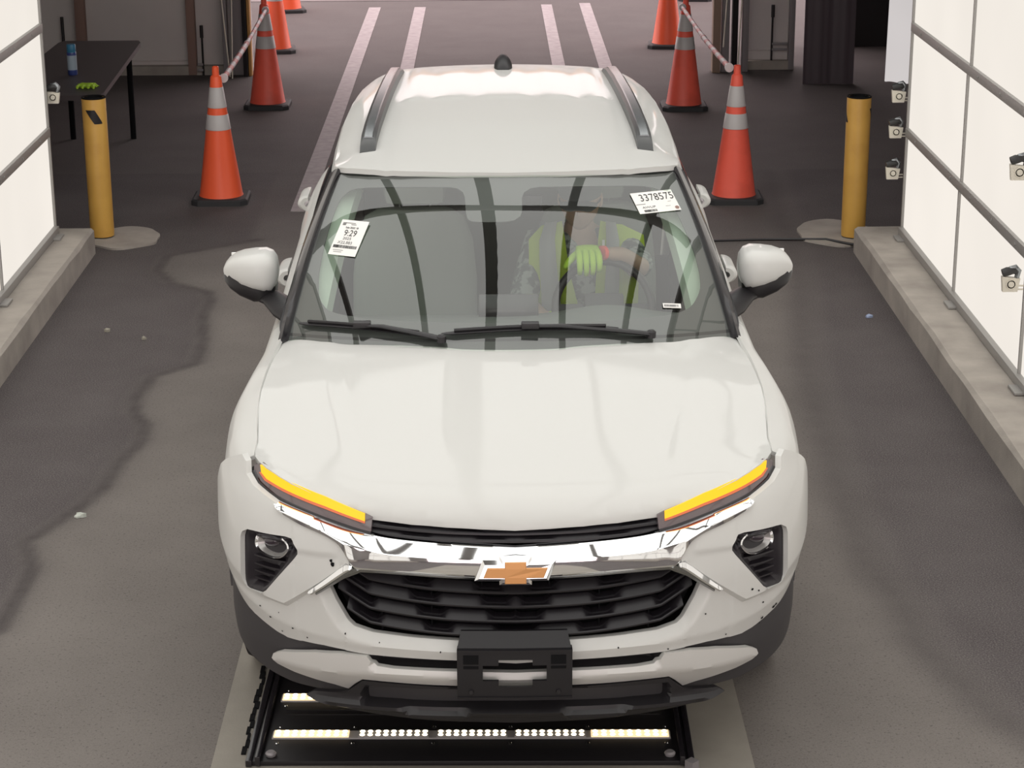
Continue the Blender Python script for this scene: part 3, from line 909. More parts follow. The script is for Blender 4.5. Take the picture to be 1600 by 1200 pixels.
# ---- bumper cover
PAINTLOW = [(0, .475), (.168, .484), (.434, .491), (.572, .503), (.715, .50), (.80, .492), (.835, .504), (.86, .53)]
GR = [(.511, .725), (.557, .692), (.536, .649), (.503, .592), (.481, .572), (.424, .557), (.311, .548), (.17, .541), (0, .533)]
_r = [(.882, .565), (.900, .61), (.908, .68), (.908, .80), (.897, .87), (.880, .93), (.861, .958), (.830, .986), (.802, 1.003),
      (.789, .990), (.786, .96), (.763, .940), (.703, .919), (.61, .884), (.53, .858), (.495, .835), (.478, .80), (.476, .765), (.50, .742)]
bump_half = PAINTLOW + _r + [(.545, .703), (.552, .69)] + GR[2:-1] + [GR[-1]]
POD = chaikin([(.803, .785), (.797, .805), (.777, .821), (.648, .835), (.626, .803), (.629, .786), (.738, .636), (.798, .628), (.806, .65)], 1, .12)
_ucr = None
def bump_rel(u, z):
    x = float(np.interp(abs(u), _TU, _TX))
    # upper plateau that carries the lamp pods
    zl = float(np.interp(x, [.46, .485, .595, .672, .745, .80, .86, .91], [.76, .775, .685, .622, .628, .64, .66, .70]))
    w = float(np.interp(x, [.6, .73, .80, .9], [.014, .018, .05, .08]))
    d = .018 * max(0., min(1., (z - zl) / w + .5))
    # wedge crease between lamp and chrome
    cz = .80 - (x - .50) * .02
    if .5 < x < .64: d += .006 * smooth01((z - cz) / .02 + .5) * smooth01((x - .5) / .03) - .003
    # lower chamfer
    zc = float(np.interp(x, [0, .17, .45, .60, .72, .82, .91], [.506, .514, .524, .540, .565, .60, .65]))
    if z < zc: d -= min(.022, .32 * (zc - z))
    # sloped shelf towards the grille opening
    if z < .70 and x < .60:
        dg = dist_line(x, z, GR, False)
        if dg < .03: d -= .026 * (1 - dg / .03) ** 1.3
    return d
_zl = lambda x: float(np.interp(x, [.46, .485, .595, .672, .745, .80, .86, .91], [.76, .775, .685, .622, .628, .64, .66, .70]))
_zw = lambda x: float(np.interp(x, [.6, .73, .80, .9], [.014, .018, .05, .08]))
_xl = [.50, .52, .55, .58, .595, .62, .64, .66, .672, .69, .71, .728]
LNS = [[(x, _zl(x) + _zw(x) / 2) for x in _xl], [(x, _zl(x) - _zw(x) / 2) for x in _xl],
       [(x, float(np.interp(x, [0, .17, .45, .60, .72, .82, .91], [.506, .514, .524, .540, .565, .60, .65]))) for x in (.01, .17, .30, .45, .60, .72, .80, .86)]]
fb = fsheet('front_bumper', mirror_poly(bump_half), 'paint', car, .004, bump_rel, .0085, .02, [POD, mir(POD)], 28, LNS + [mir(l) for l in LNS])
# stone chips on the bumper
def chip(x, z, r):
    bm = bmesh.new(); n = 7
    P = [(x + r * math.cos(2 * math.pi * k / n) * random.uniform(.6, 1.2), z + r * math.sin(2 * math.pi * k / n) * random.uniform(.6, 1.2)) for k in range(n)]
    o = bump_rel(U(x), z)
    vs = [bm.verts.new(FX(a, b, bump_rel(U(a), b) + .0058)) for a, b in P]
    bm.faces.new(vs)
    bmobj('paint_chip', bm, 'black_deep', fb, 0)
for x, z, r in [(-.525, .775, .007), (-.53, .784, .006), (.752, .53, .005), (.79, .548, .006), (.80, .551, .005), (.746, .514, .003), (.63, .515, .003), (.45, .50, .003),
                (.69, .655, .004), (.71, .645, .003), (-.73, .56, .003), (-.66, .545, .003), (-.70, .52, .003), (-.50, .555, .003), (-.40, .535, .002), (.56, .60, .003), (.74, .59, .003), (-.22, .515, .003), (-.76, .585, .003), (-.70, .585, .002), (-.62, .52, .003), (.30, .52, .003)]:
    chip(x, z, r)

# ---- lower cladding, skid trim, air dam
CLAD = [(0, .285), (.36, .30), (.54, .328), (.66, .342), (.76, .358), (.84, .375), (.885, .40), (.909, .43), (.911, .66), (.905, .69), (.885, .635), (.862, .60), (.835, .56), (.80, .535), (.715, .525), (.572, .52), (.434, .507), (0, .495)]
def clad_rel(u, z):
    x = float(np.interp(abs(u), _TU, _TX))
    d = 0.
    if x < .43: d -= .05 * smooth01((.43 - x) / .02) * smooth01((z - .440) / .01) 
    if x > .6: d += .012 * smooth01((x - .6) / .1) - .09 * max(0, .455 - z) 
    return d
fsheet('lower_cladding', mirror_poly(CLAD), 'clad', car, -.026, clad_rel, .018, .02, (), 35)
SK = [(0, .401), (.168, .402), (.30, .405), (.453, .411), (.475, .392), (.504, .361), (.543, .374), (.661, .398), (.708, .415), (.722, .432), (.718, .448), (.696, .461),
      (.60, .482), (.516, .4905), (.437, .490), (.425, .475), (.407, .460), (.36, .4555), (.168, .453), (0, .450)]
def sk_rel(u, z):
    x = float(np.interp(abs(u), _TU, _TX))
    zc = float(np.interp(x, [0, .168, .42, .5, .60, .72], [.432, .434, .437, .432, .427, .428]))
    d = .012 if z > zc else .012 - .5 * (zc - z)
    if z > zc: d -= .55 * (z - zc) * (1 if x < .42 else .3)
    return d
fsheet('skid_trim', mirror_poly(SK), 'silver', car, .004, sk_rel, .012, .02, (), 30)
DAM = [(0, .272), (.22, .278), (.36, .288), (.49, .302), (.56, .322), (.62, .336), (.60, .350), (.50, .36), (.468, .392), (.453, .408), (.16, .398), (0, .396)]
def dam_rel(u, z):
    x = float(np.interp(abs(u), _TU, _TX))
    d = 0.
    if x < .46 and z > .335: d -= .055 * smooth01((.46 - x) / .03) * smooth01((z - .335) / .006) * smooth01((.385 - z) / .006)
    zr = .300 + .02 * (smooth01((x - .30) / .05)) + .012 * (smooth01((.16 - x) / .03))
    d += .024 * math.exp(-((z - zr - .004) / .013) ** 2)
    return d
fsheet('air_dam', mirror_poly(DAM), 'black', car, .006, dam_rel, .012, .02, (), 30)

# ---- main grille
GO = [(.453, .765), (.50, .742), (.561, .692), (.536, .649), (.503, .589), (.481, .57), (.424, .555), (.311, .546), (.17, .539), (0, .531)]
gh = [(x, z) for x, z in GO][::-1] + [(.40, .772), (.2, .768), (0, .765)]
gr = fsheet('lower_grille', mirror_poly(gh), 'black_deep', car, -.075, None, .03, .01)
def xedge(z):
    P = GO[1:]
    best = .56
    for (a, b), (c, d) in zip(GO, GO[1:]):
        if min(b, d) <= z <= max(b, d) and b != d: best = a + (c - a) * (z - b) / (d - b)
    return best
def trapz(x, amp, per, ph, duty=.62, ramp=.12):
    t = ((x + ph) / per) % 1.
    if t < ramp: return amp * t / ramp
    if t < duty: return amp
    if t < duty + ramp: return amp * (1 - (t - duty) / ramp)
    return 0.
def slat(z0, ph, xm, parent, name='slat', amp=.019, dep0=-.060, dep1=-.014, per=.21, rise=0.045, m='grille', flare=True):
    rows = []
    n = 150
    for i in range(n + 1):
        x = -xm + 2 * xm * i / n
        ax = abs(x)
        z = z0 + rise * (ax / .5) ** 2
        if flare and ax > .43: z += (ax - .43) * .42
        h = trapz(ax, amp, per, ph)
        u = U(x)
        # wedge section: back top, ridge top, nose, bottom lip, back bottom
        dm = (dep0 + dep1) / 2
        rows.append([FM(u, z + .012 + h, dep0), FM(u, z + .006 + h, dm), FM(u, z + .003 + h * .95, dm + .004), FM(u, z + .004, dep1 - .003), FM(u, z + .001, dep1), FM(u, z - .004, dep1 - .001), FM(u, z - .012, dep0)])
    return grid(name, rows, m, parent, closed=True, caps=True, smooth=18)
for z0, ph in ((.694, .105), (.650, .125), (.604, .145), (.558, .165)):
    slat(z0, ph, min(.555, xedge(z0 + .03) - .004), gr)
# inner ribs between the slats
for x in (-.40, -.25, -.10, .10, .25, .40):
    bm = bmesh.new()
    rows = [[FX(x - .002, z, -.07), FX(x - .002, z, -.045), FX(x + .002, z, -.045), FX(x + .002, z, -.07)] for z in (.545 + abs(x) * .03, .75)]
    vs = [[bm.verts.new(p) for p in r] for r in rows]
    for j in range(4): bm.faces.new((vs[0][j], vs[0][(j + 1) % 4], vs[1][(j + 1) % 4], vs[1][j]))
    bmobj('grille_rib', bm, 'black_deep', gr, 0)

# ---- upper grille and its two bars
ug = fsheet('upper_grille', mirror_poly([(0, .828), (.1, .832), (.25, .842), (.362, .848), (.44, .858), (.44, .93), (.2, .93), (0, .92)]), 'black_deep', car, -.06, None, .03, .01)
for z0, ph in ((.862, .06), (.842, .12)):
    slat(z0, ph, .43, ug, amp=.010, dep0=-.055, dep1=-.02, per=.22, rise=.022, flare=False)
# dark lip above the chrome bar
def loft_front(name, xs, sec, m, parent=None, smooth=30, closed=True):
    rows = [[FM(U(x), z, o) for z, o in sec(x)] for x in xs]
    return grid(name, rows, m, parent, closed=closed, caps=closed, smooth=smooth)
ctop = pchip([0, .095, .25, .362, .452, .589, .705], [.834, .838, .846, .853, .8655, .8955, .917])
cmid = pchip([0, .1, .373, .463, .555, .64, .705], [.799, .806, .817, .836, .874, .898, .9125])
cbot = pchip([0, .084, .307, .45, .470, .485, .503, .532, .619, .705], [.750, .754, .7645, .767, .778, .806, .835, .852, .878, .910])
xs = [-.705 + 1.41 * i / 188 for i in range(189)]
def csec(x):
    a = abs(x); t, m_, b = ctop(a), cmid(a), cbot(a)
    m_ = max(min(m_, t - .002), b + .002)
    k = smooth01((.705 - a) / .03) * .8 + .2; e = .014 * smooth01((a - .40) / .12)
    return [(t, -.02), (t, .002), (t - (t - m_) * .10, .009 * k + e), (m_ + (t - m_) * .10, .023 * k + e), (m_, .026 * k + e), (m_ - (m_ - b) * .12, .0265 * k + e), (b + (m_ - b) * .1, .020 * k + e), (b, .016 * k + e), (b, -.02)]
cb = loft_front('chrome_bar', xs, csec, 'chrome', car, 22)
# dark-chrome surround under the bar and around the main grille top
def dsec(x):
    a = abs(x)
    b = float(np.interp(a, [0, .084, .307, .45, .50, .553, .583], [.750, .754, .7645, .768, .742, .7005, .677]))
    w = float(np.interp(a, [0, .40, .46, .583], [.012, .013, .016, .010]))
    return [(b + .004, -.03), (b + .004, .006), (b - w * .4, .010), (b - w, .004), (b - w, -.03)]
loft_front('grille_surround', [-.583 + 1.166 * i / 150 for i in range(151)], dsec, 'darkchrome', car, 30)
for s in (1, -1):
    def wsec(x):
        a = abs(x)
        t = float(np.interp(a, [.468, .487, .51, .596], [.778, .779, .762, .686]))
        b = float(np.interp(a, [.468, .487, .51, .588, .596], [.768, .756, .738, .675, .680]))
        return [(t, .0), (t - .001, .024), (b + (t - b) * .30, .032), (b, .028), (b, 0.)]
    loft_front('chrome_wing', [s * (.468 + .128 * i / 24) for i in range(25)], wsec, 'chrome', car, 25)

# ---- badge
def extr_poly(name, P, off0, off1, m, parent, bev=.0, inset=0.):
    """bevelled plate on the front surface; P in (x,z)"""
    cx = sum(p[0] for p in P) / len(P); cz = sum(p[1] for p in P) / len(P)
    bm = bmesh.new()
    a = [bm.verts.new(FX(x, z, off0)) for x, z in P]
    b = [bm.verts.new(FX(x, z, off1 - bev)) for x, z in P]
    n = len(P)
    # inset loop by moving along the averaged normals
    area = sum(P[i][0] * P[(i + 1) % n][1] - P[(i + 1) % n][0] * P[i][1] for i in range(n))
    sg = 1 if area > 0 else -1
    Q = []
    for i in range(n):
        p0, p1, p2 = P[i - 1], P[i], P[(i + 1) % n]
        d1 = Vector((p1[0] - p0[0], p1[1] - p0[1])).normalized(); d2 = Vector((p2[0] - p1[0], p2[1] - p1[1])).normalized()
        n1 = Vector((-d1.y, d1.x)) * sg; n2 = Vector((-d2.y, d2.x)) * sg
        bi = (n1 + n2); k = 1 / max(.3, (1 + n1.dot(n2)))
        Q.append((p1[0] + bi.x * k * inset, p1[1] + bi.y * k * inset))
    c = [bm.verts.new(FX(x, z, off1)) for x, z in Q]
    for i in range(n):
        j = (i + 1) % n
        bm.faces.new((a[i], a[j], b[j], b[i])); bm.faces.new((b[i], b[j], c[j], c[i]))
    bm.faces.new(c); bm.faces.new(a[::-1])
    return bmobj(name, bm, m, parent, 0)
EZ = .779
def bowtie(w, h, bw, bh, sl):
    return [(-bw, EZ - bh), (bw, EZ - bh), (bw, EZ - h), (w, EZ - h), (w + sl, EZ + h), (bw, EZ + h), (bw, EZ + bh), (-bw, EZ + bh), (-bw, EZ + h), (-w + sl * .0, EZ + h), (-w - sl * .0 - .0, EZ + h), (-w - sl, EZ - h), (-bw, EZ - h)]
def bow(w, h, bw, bh, sl, dz=0.):
    z = EZ + dz
    return [(-bw, z - bh), (bw, z - bh), (bw, z - h), (w - sl, z - h), (w + sl, z + h), (bw, z + h), (bw, z + bh), (-bw, z + bh), (-bw, z + h), (-w + sl, z + h), (-w - sl, z - h), (-bw, z - h)]
badge = extr_poly('badge_frame', bow(.106, .030, .046, .042, .012), .0, .040, 'chrome', car, .010, .010)
extr_poly('badge_plate', bow(.086, .0145, .030, .0315, .006, -.003), .030, .044, 'gold', badge, .002, .002)

# ---- thin headlights with lit amber strip
HL = [(.784, .978), (.785, .961), (.763, .941), (.703, .920), (.589, .897), (.452, .869), (.420, .864), (.416, .902), (.435, .910), (.533, .934), (.65, .958), (.753, .984), (.766, .987)]
AM = [(.760, .986), (.70, .972), (.556, .943), (.437, .912), (.437, .893), (.556, .921), (.686, .945), (.738, .957), (.756, .968)]
AE = [(.756, .968), (.738, .957), (.686, .945), (.556, .921), (.437, .893), (.437, .887), (.556, .914), (.686, .938), (.745, .951), (.764, .966)]
for s in (1, -1):
    f = (lambda P: P) if s > 0 else mir
    h = fsheet('headlight', f(HL), 'grey_glass', car, -.004, lambda u, z: 0., .02, .014)
    fsheet('indicator_strip', f(AM), 'amber', h, .001, None, .02, .004)
    fsheet('indicator_reflection', f(AE), 'amber_reflection', h, .0, None, .02, .004)  # dim glow painted below the strip as its reddish reflection
    fsheet('lamp_lip', f([(.788, .962), (.765, .9385), (.703, .9165), (.589, .893), (.452, .8655), (.418, .861), (.420, .866), (.452, .871), (.589, .900), (.703, .924), (.76, .945), (.781, .966)]), 'black_gloss', h, .001, None, .02, .012)

M['pod'] = mat('pod_black', (.018, .015, .019), .3, spec=.4)
# ---- lamp pods
def pod(s):
    cx, cz = .728, .742
    def rel(u, z):
        x = float(np.interp(abs(u), _TU, _TX))
        d = dist_line(x, z, POD)
        r = -.034 * smooth01((d - .005) / .03)
        # lamp boss
        e = math.hypot((x - .712) / .052, (z - .790) / .036)
        r += .020 * smooth01((1.25 - e) / .35)
        # fins low in the pod
        return r + .012 * (1 - smooth01(abs(z - .84) / .1)) * 0
    P = POD if s > 0 else mir(POD)
    p = fsheet('lamp_pod', P, 'pod', car, .006, rel, .006, .01)
    for z0, xa, xb in ((.738, .675, .788), (.712, .693, .792), (.690, .71, .793), (.668, .727, .793)):
        zz = lambda x: z0 - .10 * (x - .73)
        loft_front('pod_fin', [s * (xa + (xb - xa) * i / 12) for i in range(13)], lambda x: [(zz(abs(x)) + .006, -.032), (zz(abs(x)) + .003, -.008), (zz(abs(x)) - .002, -.008), (zz(abs(x)) - .005, -.032)], 'pod', p)
    RO = [(.758, .803), (.745, .816), (.690, .826), (.663, .809), (.661, .791), (.682, .764), (.715, .756), (.753, .764), (.762, .78)]
    ring = chaikin(RO, 2, .22)
    def scl(P_, k): return [(.712 + (x - .712) * k, .79 + (z - .79) * k) for x, z in P_]
    rows = []
    R = ring if s > 0 else mir(ring)
    def sc(P_, k): return [((s * .712) + (x - s * .712) * k, .79 + (z - .79) * k) for x, z in P_]
    for k, o in ((1.04, -.012), (1.03, .006), (.98, .009), (.93, .006), (.80, -.006), (.62, -.014), (.50, -.016)):
        rows.append([FX(x, z, o) for x, z in sc(R, k)])
    grid('lamp_reflector', rows, 'reflector', p, closed=True, smooth=40)
    rows = [[FX(x, z, o) for x, z in sc(R, k)] for k, o in ((1.08, -.004), (1.065, .012), (.99, .014), (.93, .004))]
    grid('lamp_ring', rows, 'chrome', p, closed=True, smooth=40)
    bm = bmesh.new()
    c = FX(s * .716, .799, -.012)
    bmesh.ops.create_uvsphere(bm, u_segments=24, v_segments=14, radius=1.)
    for v in bm.verts: v.co = Vector((v.co.x * .034, v.co.y * .018, v.co.z * .019)) + c
    bmobj('projector_lens', bm, 'lens', p, 60)
pod(1); pod(-1)

# ---- licence plate bracket (no plate on it)
hole = [(-.05, .424), (.047, .424), (.047, .444), (.088, .444), (.088, .494), (.047, .494), (.047, .512), (-.05, .512), (-.05, .494), (-.096, .494), (-.096, .444), (-.05, .444)]
lb = fsheet('plate_bracket', [(-.170, .388), (.162, .388), (.162, .541), (-.170, .541)], 'bracket', car, .050, None, .03, .010, [hole], 25)
fsheet('bracket_shelf', [(-.170, .541), (.160, .541), (.150, .585), (-.160, .585)], 'bracket', lb, .040, lambda u, z: -.75 * (z - .541), .02, .010)
for x in (-.13, .122):
    fsheet('bracket_slot', [(x - .022, .499), (x + .022, .499), (x + .022, .527), (x - .022, .527)], 'black_deep', lb, .052, None, .02, .003)
    fsheet('bracket_slot', [(x - .022, .484), (x + .022, .484), (x + .022, .492), (x - .022, .492)], 'black_deep', lb, .052, None, .02, .003)
    o_ = FX(x + (.0 if x > 0 else -.0), .408, .052)
    lathe('bracket_screw', [(0, -.004), (.006, -.004), (.0075, 0), (.0, 0)], 'black', lb, 12, o_, 'y')
for zz, x0, x1 in ((.541, -.170, .162), (.388, -.170, .162)):
    loft_front('bracket_rim', [x0 + (x1 - x0) * i / 20 for i in range(21)], lambda x: [(zz - .003, .02), (zz - .003, .054), (zz + .003, .054), (zz + .003, .02)], 'bracket', lb)

# ---- hood
Tc = pchip([-.1, 0, .1, .3, .5, .7, 1.0, 1.18, 1.35, 1.5], [.905, .930, .949, .984, 1.012, 1.038, 1.070, 1.087, 1.10, 1.108])
fall = pchip([0, .3, .5, .62, .85, 1.0, 1.3, 1.45], [.005, .012, .022, .022, .014, .018, .05, .07])
yfe = pchip([0, .1, .2, .42, .6, .70, .76, .79], [.050, .053, .06, .098, .175, .25, .32, .395])
zfe = pchip([0, .2, .42, .6, .70, .76, .79], [.888, .896, .908, .947, .972, .988, .992])
def hoodz(x, y):
    a = abs(x)
    T = Tc(y) - fall(y) * (a / .8) ** 2.4
    xr = .60 - .14 * smooth01((1.2 - y) / 1.1)
    T += .005 * smooth01((a - xr) / .05 + .5) * smooth01((.80 - a) / .10) * smooth01((y - .15) / .3)
    T += .003 * smooth01((a - .20) / .10 + .5) * smooth01((.5 - a) / .3) * smooth01((y - .2) / .4)
    ye = yfe(a); s = max(0., y - ye)
    Te = Tc(ye) - fall(ye) * (a / .8) ** 2.4
    T -= (Te - zfe(a)) * math.exp(-(s / .035) ** 1.2)
    return T
HOOD = [(0, yfe(0))] + [(x, yfe(x)) for x in (.1, .2, .3, .42, .5, .6, .66, .70, .74, .765, .782)] + [(.787, .43), (.786, .50), (.797, .62), (.808, .75), (.81, .85), (.806, 1.0), (.798, 1.2), (.792, 1.35), (.784, 1.425), (.72, 1.36), (.65, 1.30), (.55, 1.25), (.4, 1.21), (.2, 1.185), (0, 1.178)]
sheet('hood', [(x, y) for x, y in mirror_poly(HOOD)], lambda x, y, d: (x, y + .0, hoodz(x, y) - d), 'paint', car, .022, .016, (), 50)

# ---- body side surface S(y, t)
ST = [
 (.33, [(.783, .985), (.815, .962), (.838, .90), (.850, .78), (.85, .6), (.84, .40)]),
 (.40, [(.788, .990), (.832, .968), (.859, .90), (.874, .78), (.878, .6), (.87, .40)]),
 (.50, [(.790, .999), (.848, .978), (.884, .90), (.898, .78), (.902, .6), (.89, .40)]),
 (.60, [(.800, 1.012), (.866, .985), (.905, .89), (.917, .74), (.914, .6), (.90, .4)]),
 (.87, [(.814, 1.045), (.872, 1.010), (.918, .92), (.928, .78), (.922, .6), (.905, .3)]),
 (1.10, [(.808, 1.060), (.858, 1.03), (.895, .94), (.908, .8), (.902, .6), (.89, .25)]),
 (1.38, [(.795, 1.062), (.840, 1.035), (.866, .96), (.880, .8), (.885, .6), (.875, .22)]),
 (1.8, [(.800, 1.065), (.838, 1.04), (.866, .96), (.875, .8), (.88, .55), (.87, .22)]),
 (2.4, [(.803, 1.09), (.842, 1.06), (.870, .97), (.877, .8), (.885, .55), (.87, .22)]),
 (3.0, [(.800, 1.11), (.844, 1.075), (.876, .97), (.882, .8), (.89, .55), (.87, .24)]),
 (3.5, [(.790, 1.13), (.845, 1.09), (.900, .96), (.920, .8), (.91, .6), (.89, .3)]),
 (3.9, [(.770, 1.14), (.83, 1.10), (.885, .96), (.905, .8), (.89, .6), (.87, .32)]),
 (4.2, [(.730, 1.14), (.78, 1.10), (.835, .96), (.86, .8), (.85, .6), (.83, .38)]),
 (4.38, [(.66, 1.14), (.70, 1.10), (.75, .96), (.78, .8), (.77, .6), (.75, .42)])]
_sy = [s[0] for s in ST]
_fx = [pchip(_sy, [s[1][k][0] for s in ST]) for k in range(6)]
_fz = [pchip(_sy, [s[1][k][1] for s in ST]) for k in range(6)]
TT = [0, .14, .32, .5, .72, 1.]
_cache = {}
def sect(y):
    k = round(y, 4)
    if k not in _cache:
        _cache[k] = (pchip(TT, [f(y) for f in _fx]), pchip(TT, [f(y) for f in _fz]))
    return _cache[k]
def S(y, t, off=0., s=1):
    a, b = sect(y); x, z = a(t), b(t)
    tx, tz = a(min(t + .02, 1)) - a(max(t - .02, 0)), b(min(t + .02, 1)) - b(max(t - .02, 0)); l = math.hypot(tx, tz)
    nx, nz = -tz / l, tx / l
    if nx < 0: nx, nz = -nx, -nz
    return Vector((s * (x + nx * off), y, z + nz * off))
def tz_of(y, z):
    _, b = sect(y); lo, hi = 0., 1.
    for _i in range(24):
        m_ = (lo + hi) / 2
        if b(m_) > z: lo = m_
        else: hi = m_
    return lo
def ssheet(name, out, m, s, off=0., parent=None, step=.04, thick=.012, smooth=40, rel=None):
    """out in (y, z)"""
    o2 = [(y, tz_of(y, z) * 1.0) for y, z in densify(out, .04)]
    sc = 1.0
    fn = lambda y, t, d: S(y, min(max(t, 0), 1), off - d + (rel(y, t) if rel else 0), s)
    return sheet(name, o2, fn, m, parent or car, step, thick, (), smooth)
def arc(cy, cz, r, a0, a1, n=16): return [(cy + r * math.cos(math.radians(a0 + (a1 - a0) * i / n)), cz + r * math.sin(math.radians(a0 + (a1 - a0) * i / n))) for i in range(n + 1)]
WY, WR = 1.12, .395
RY = 3.74
for s in (1, -1):
    # fender
    ar = arc(WY, .34, WR, 172, 8)
    out = [(.425, .99), (.455, .93), (.475, .80), (.485, .60)] + [p for p in ar if p[0] > .485] + [(1.36, .40), (1.40, .25), (1.40, .8), (1.385, 1.30)] + [(1.2, 1.3), (.9, 1.3), (.6, 1.3)]
    # keep the order: bottom edge front to back then top edge back to front (t=0 at z above the surface top)
    out = [(.375, 1.2), (.39, .96), (.43, .85), (.47, .64)] + [(.60, .60), (.72, .60)] + [p for p in ar if p[1] > (.61 if p[0] < 1.12 else .47)] + [(1.53, .30), (1.556, .26), (1.556, .7), (1.556, 1.3), (1.3, 1.3), (1.1, 1.3), (.8, 1.3), (.6, 1.3)]
    ssheet('front_fender', out, 'paint', s)
    # wheel arch trims
    for cy, nm in ((WY, 'arch_trim'), (RY, 'arch_trim')):
        outp = arc(cy, .34, .445, 168 if cy == WY else 175, 5, 22) + arc(cy, .34, .375, 5, 168 if cy == WY else 175, 22)
        outp = [(min(max(y, .36), 4.36), max(z, .34)) for y, z in outp]
        ssheet(nm, outp, 'clad', s, .010, step=.03)
    # doors, quarter
    fd = ssheet('front_door', [(1.564, .36), (2.60, .36), (2.63, .7), (2.63, 1.3), (1.9, 1.3), (1.564, 1.3)], 'paint', s)
    rd = ssheet('rear_door', [(2.638, .36), (3.30, .36), (3.36, .50), (3.48, .66), (3.65, .78), (3.80, .86), (3.86, 1.0), (3.86, 1.3), (2.638, 1.3)], 'paint', s)
    arr = arc(RY, .34, WR, 172, 8)
    ssheet('rear_quarter', [(3.868, 1.3), (3.868, .99), (3.81, .85)] + [(3.72, .775), (3.80, .745)] + [p for p in arr if p[0] > 3.82 and p[1] > .45] + [(4.2, .45), (4.37, .5), (4.37, 1.3), (4.0, 1.3)], 'paint', s)
    ssheet('side_sill', [(1.50, .23), (3.36, .25), (3.35, .36), (1.52, .36)], 'clad', s, .012)
    # door handles
    for d_, y0, zz in ((fd, 2.48, 1.005), (rd, 3.66, 1.030)):
        xb = S(y0, tz_of(y0, zz - .02)).x
        rows = []
        for yy in [0, .015, .04, .09, .14, .19, .205]:
            o = .048 if .01 < yy < .2 else .040
            k = 1.0 if .01 < yy < .2 else .85
            sec = []
            for a in range(13):
                th = math.pi * (.5 - a / 12)
                sec.append(Vector((s * (xb - .006 + o * max(0., math.cos(th)) * k), y0 + yy - .1, zz + .036 * k * math.sin(th))))
            for a in range(13):
                th = math.pi * (-.5 + a / 12)
                sec.append(Vector((s * (xb - .006 + (o - .020) * max(0., math.cos(th)) * k), y0 + yy - .1, zz + .018 * k * math.sin(th))))
            rows.append(sec)
        grid('door_handle', rows, 'paint', d_, closed=True, caps=True, smooth=50)

# ---- roof
rz = pchip([1.9, 2.08, 2.3, 2.7, 3.2, 3.7, 4.0, 4.2, 4.32], [1.511, 1.530, 1.550, 1.576, 1.583, 1.575, 1.562, 1.545, 1.525])
rw = pchip([1.9, 2.1, 2.5, 3.0, 3.6, 4.0, 4.2, 4.32], [.632, .645, .662, .664, .648, .618, .590, .56])
def roofz(x, y):
    w = rw(y); a = min(abs(x) / w, 1.)
    q_ = smooth01((y - 2.0) / .45)
    z = rz(y) - (.008 + .020 * q_) * a ** 2 - (.004 + .041 * q_) * a ** 12
    # pressed channel beside the rails and shallow ribs on the rear half
    z -= .006 * math.exp(-((abs(x) - .455 + .02 * (y - 2.2) / 2) / .012) ** 2)
    if y > 3.1 and abs(x) < .42:
        z += .006 * smooth01((y - 3.1) / .04) * smooth01((4.1 - y) / .05) * (1 if (abs(x) * 5.2 + .5) % 1 > .34 else 0)
    return z
RO = [(.0, 1.952), (.2, 1.962), (.4, 1.990), (.52, 2.020), (.60, 2.050), (.636, 2.080), (.652, 2.2), (.662, 2.5), (.664, 3.0), (.648, 3.6), (.618, 4.0), (.59, 4.2), (.55, 4.31), (.3, 4.33), (0, 4.335)]
roof = sheet('roof', mirror_poly(RO), lambda x, y, d: (x, y, roofz(x, y) - d), 'paint', car, .03, .02, (), 50)
def rside(y, s, z=None): return Vector((s * (rw(y) - .004), y, roofz(rw(y) - .004, y)))
# roof rails
for s in (1, -1):
    ys = [2.27, 2.29, 2.33, 2.40, 2.52, 2.8, 3.1, 3.5, 3.8, 3.95, 4.03]
    xr = lambda y: .530 - .045 * max(0, (y - 2.4)) / 1.6 + .0 - .0
    rows = []
    for i, y in enumerate(ys):
        x = xr(y); zb = roofz(x, y) - .004
        h = [.004, .022, .036, .046, .052, .055, .055, .052, .045, .03, .006][i]
        w = .031
        rows.append([Vector((s * (x - w), y, zb)), Vector((s * (x - w * .95), y, zb + h * .8)), Vector((s * (x - w * .55), y, zb + h)), Vector((s * (x + w * .55), y, zb + h)), Vector((s * (x + w * .95), y, zb + h * .8)), Vector((s * (x + w), y, zb))])
    r_ = grid('roof_rail', rows, 'rail_grey', car, closed=True, caps=True, smooth=35)
    rows = []
    for y in [2.35, 2.40, 2.52, 2.8, 3.1, 3.5, 3.8, 3.9]:
        x = xr(y); zb = roofz(x, y); h = float(np.interp(y, ys, [.004, .022, .036, .046, .052, .055, .055, .052, .045, .03, .006]))
        rows.append([Vector((s * (x - .012), y, zb + h - .006)), Vector((s * (x - .019), y, zb + h - .002)), Vector((s * (x - .015), y, zb + h + .0015)), Vector((s * (x + .015), y, zb + h + .0015)), Vector((s * (x + .019), y, zb + h - .002)), Vector((s * (x + .018), y, zb + h - .006))])
    grid('rail_insert', rows, 'rail_silver', r_, closed=True, caps=True, smooth=35)
# roof-edge trim line
# shark fin aerial
rows = []
for i in range(13):
    t = i / 12; y = 3.86 + .20 * t
    h = .060 * math.sin(math.pi * min(1, t * .62 + .0)) ** .6 + .002
    if t > .9: h *= (1.05 - t) / .15
    w = .042 * math.sin(math.pi * (.12 + .80 * t)) ** .6
    zb = roofz(0, y) - .004
    rows.append([Vector((w * math.cos(a), y, zb + h * max(0., math.sin(a)) ** (.8))) for a in [math.pi * k / 12 for k in range(13)]])
grid('roof_aerial', rows, 'black', car, closed=True, caps=True, smooth=60)

M['frit'] = mat('frit', (.085, .085, .085), .6)
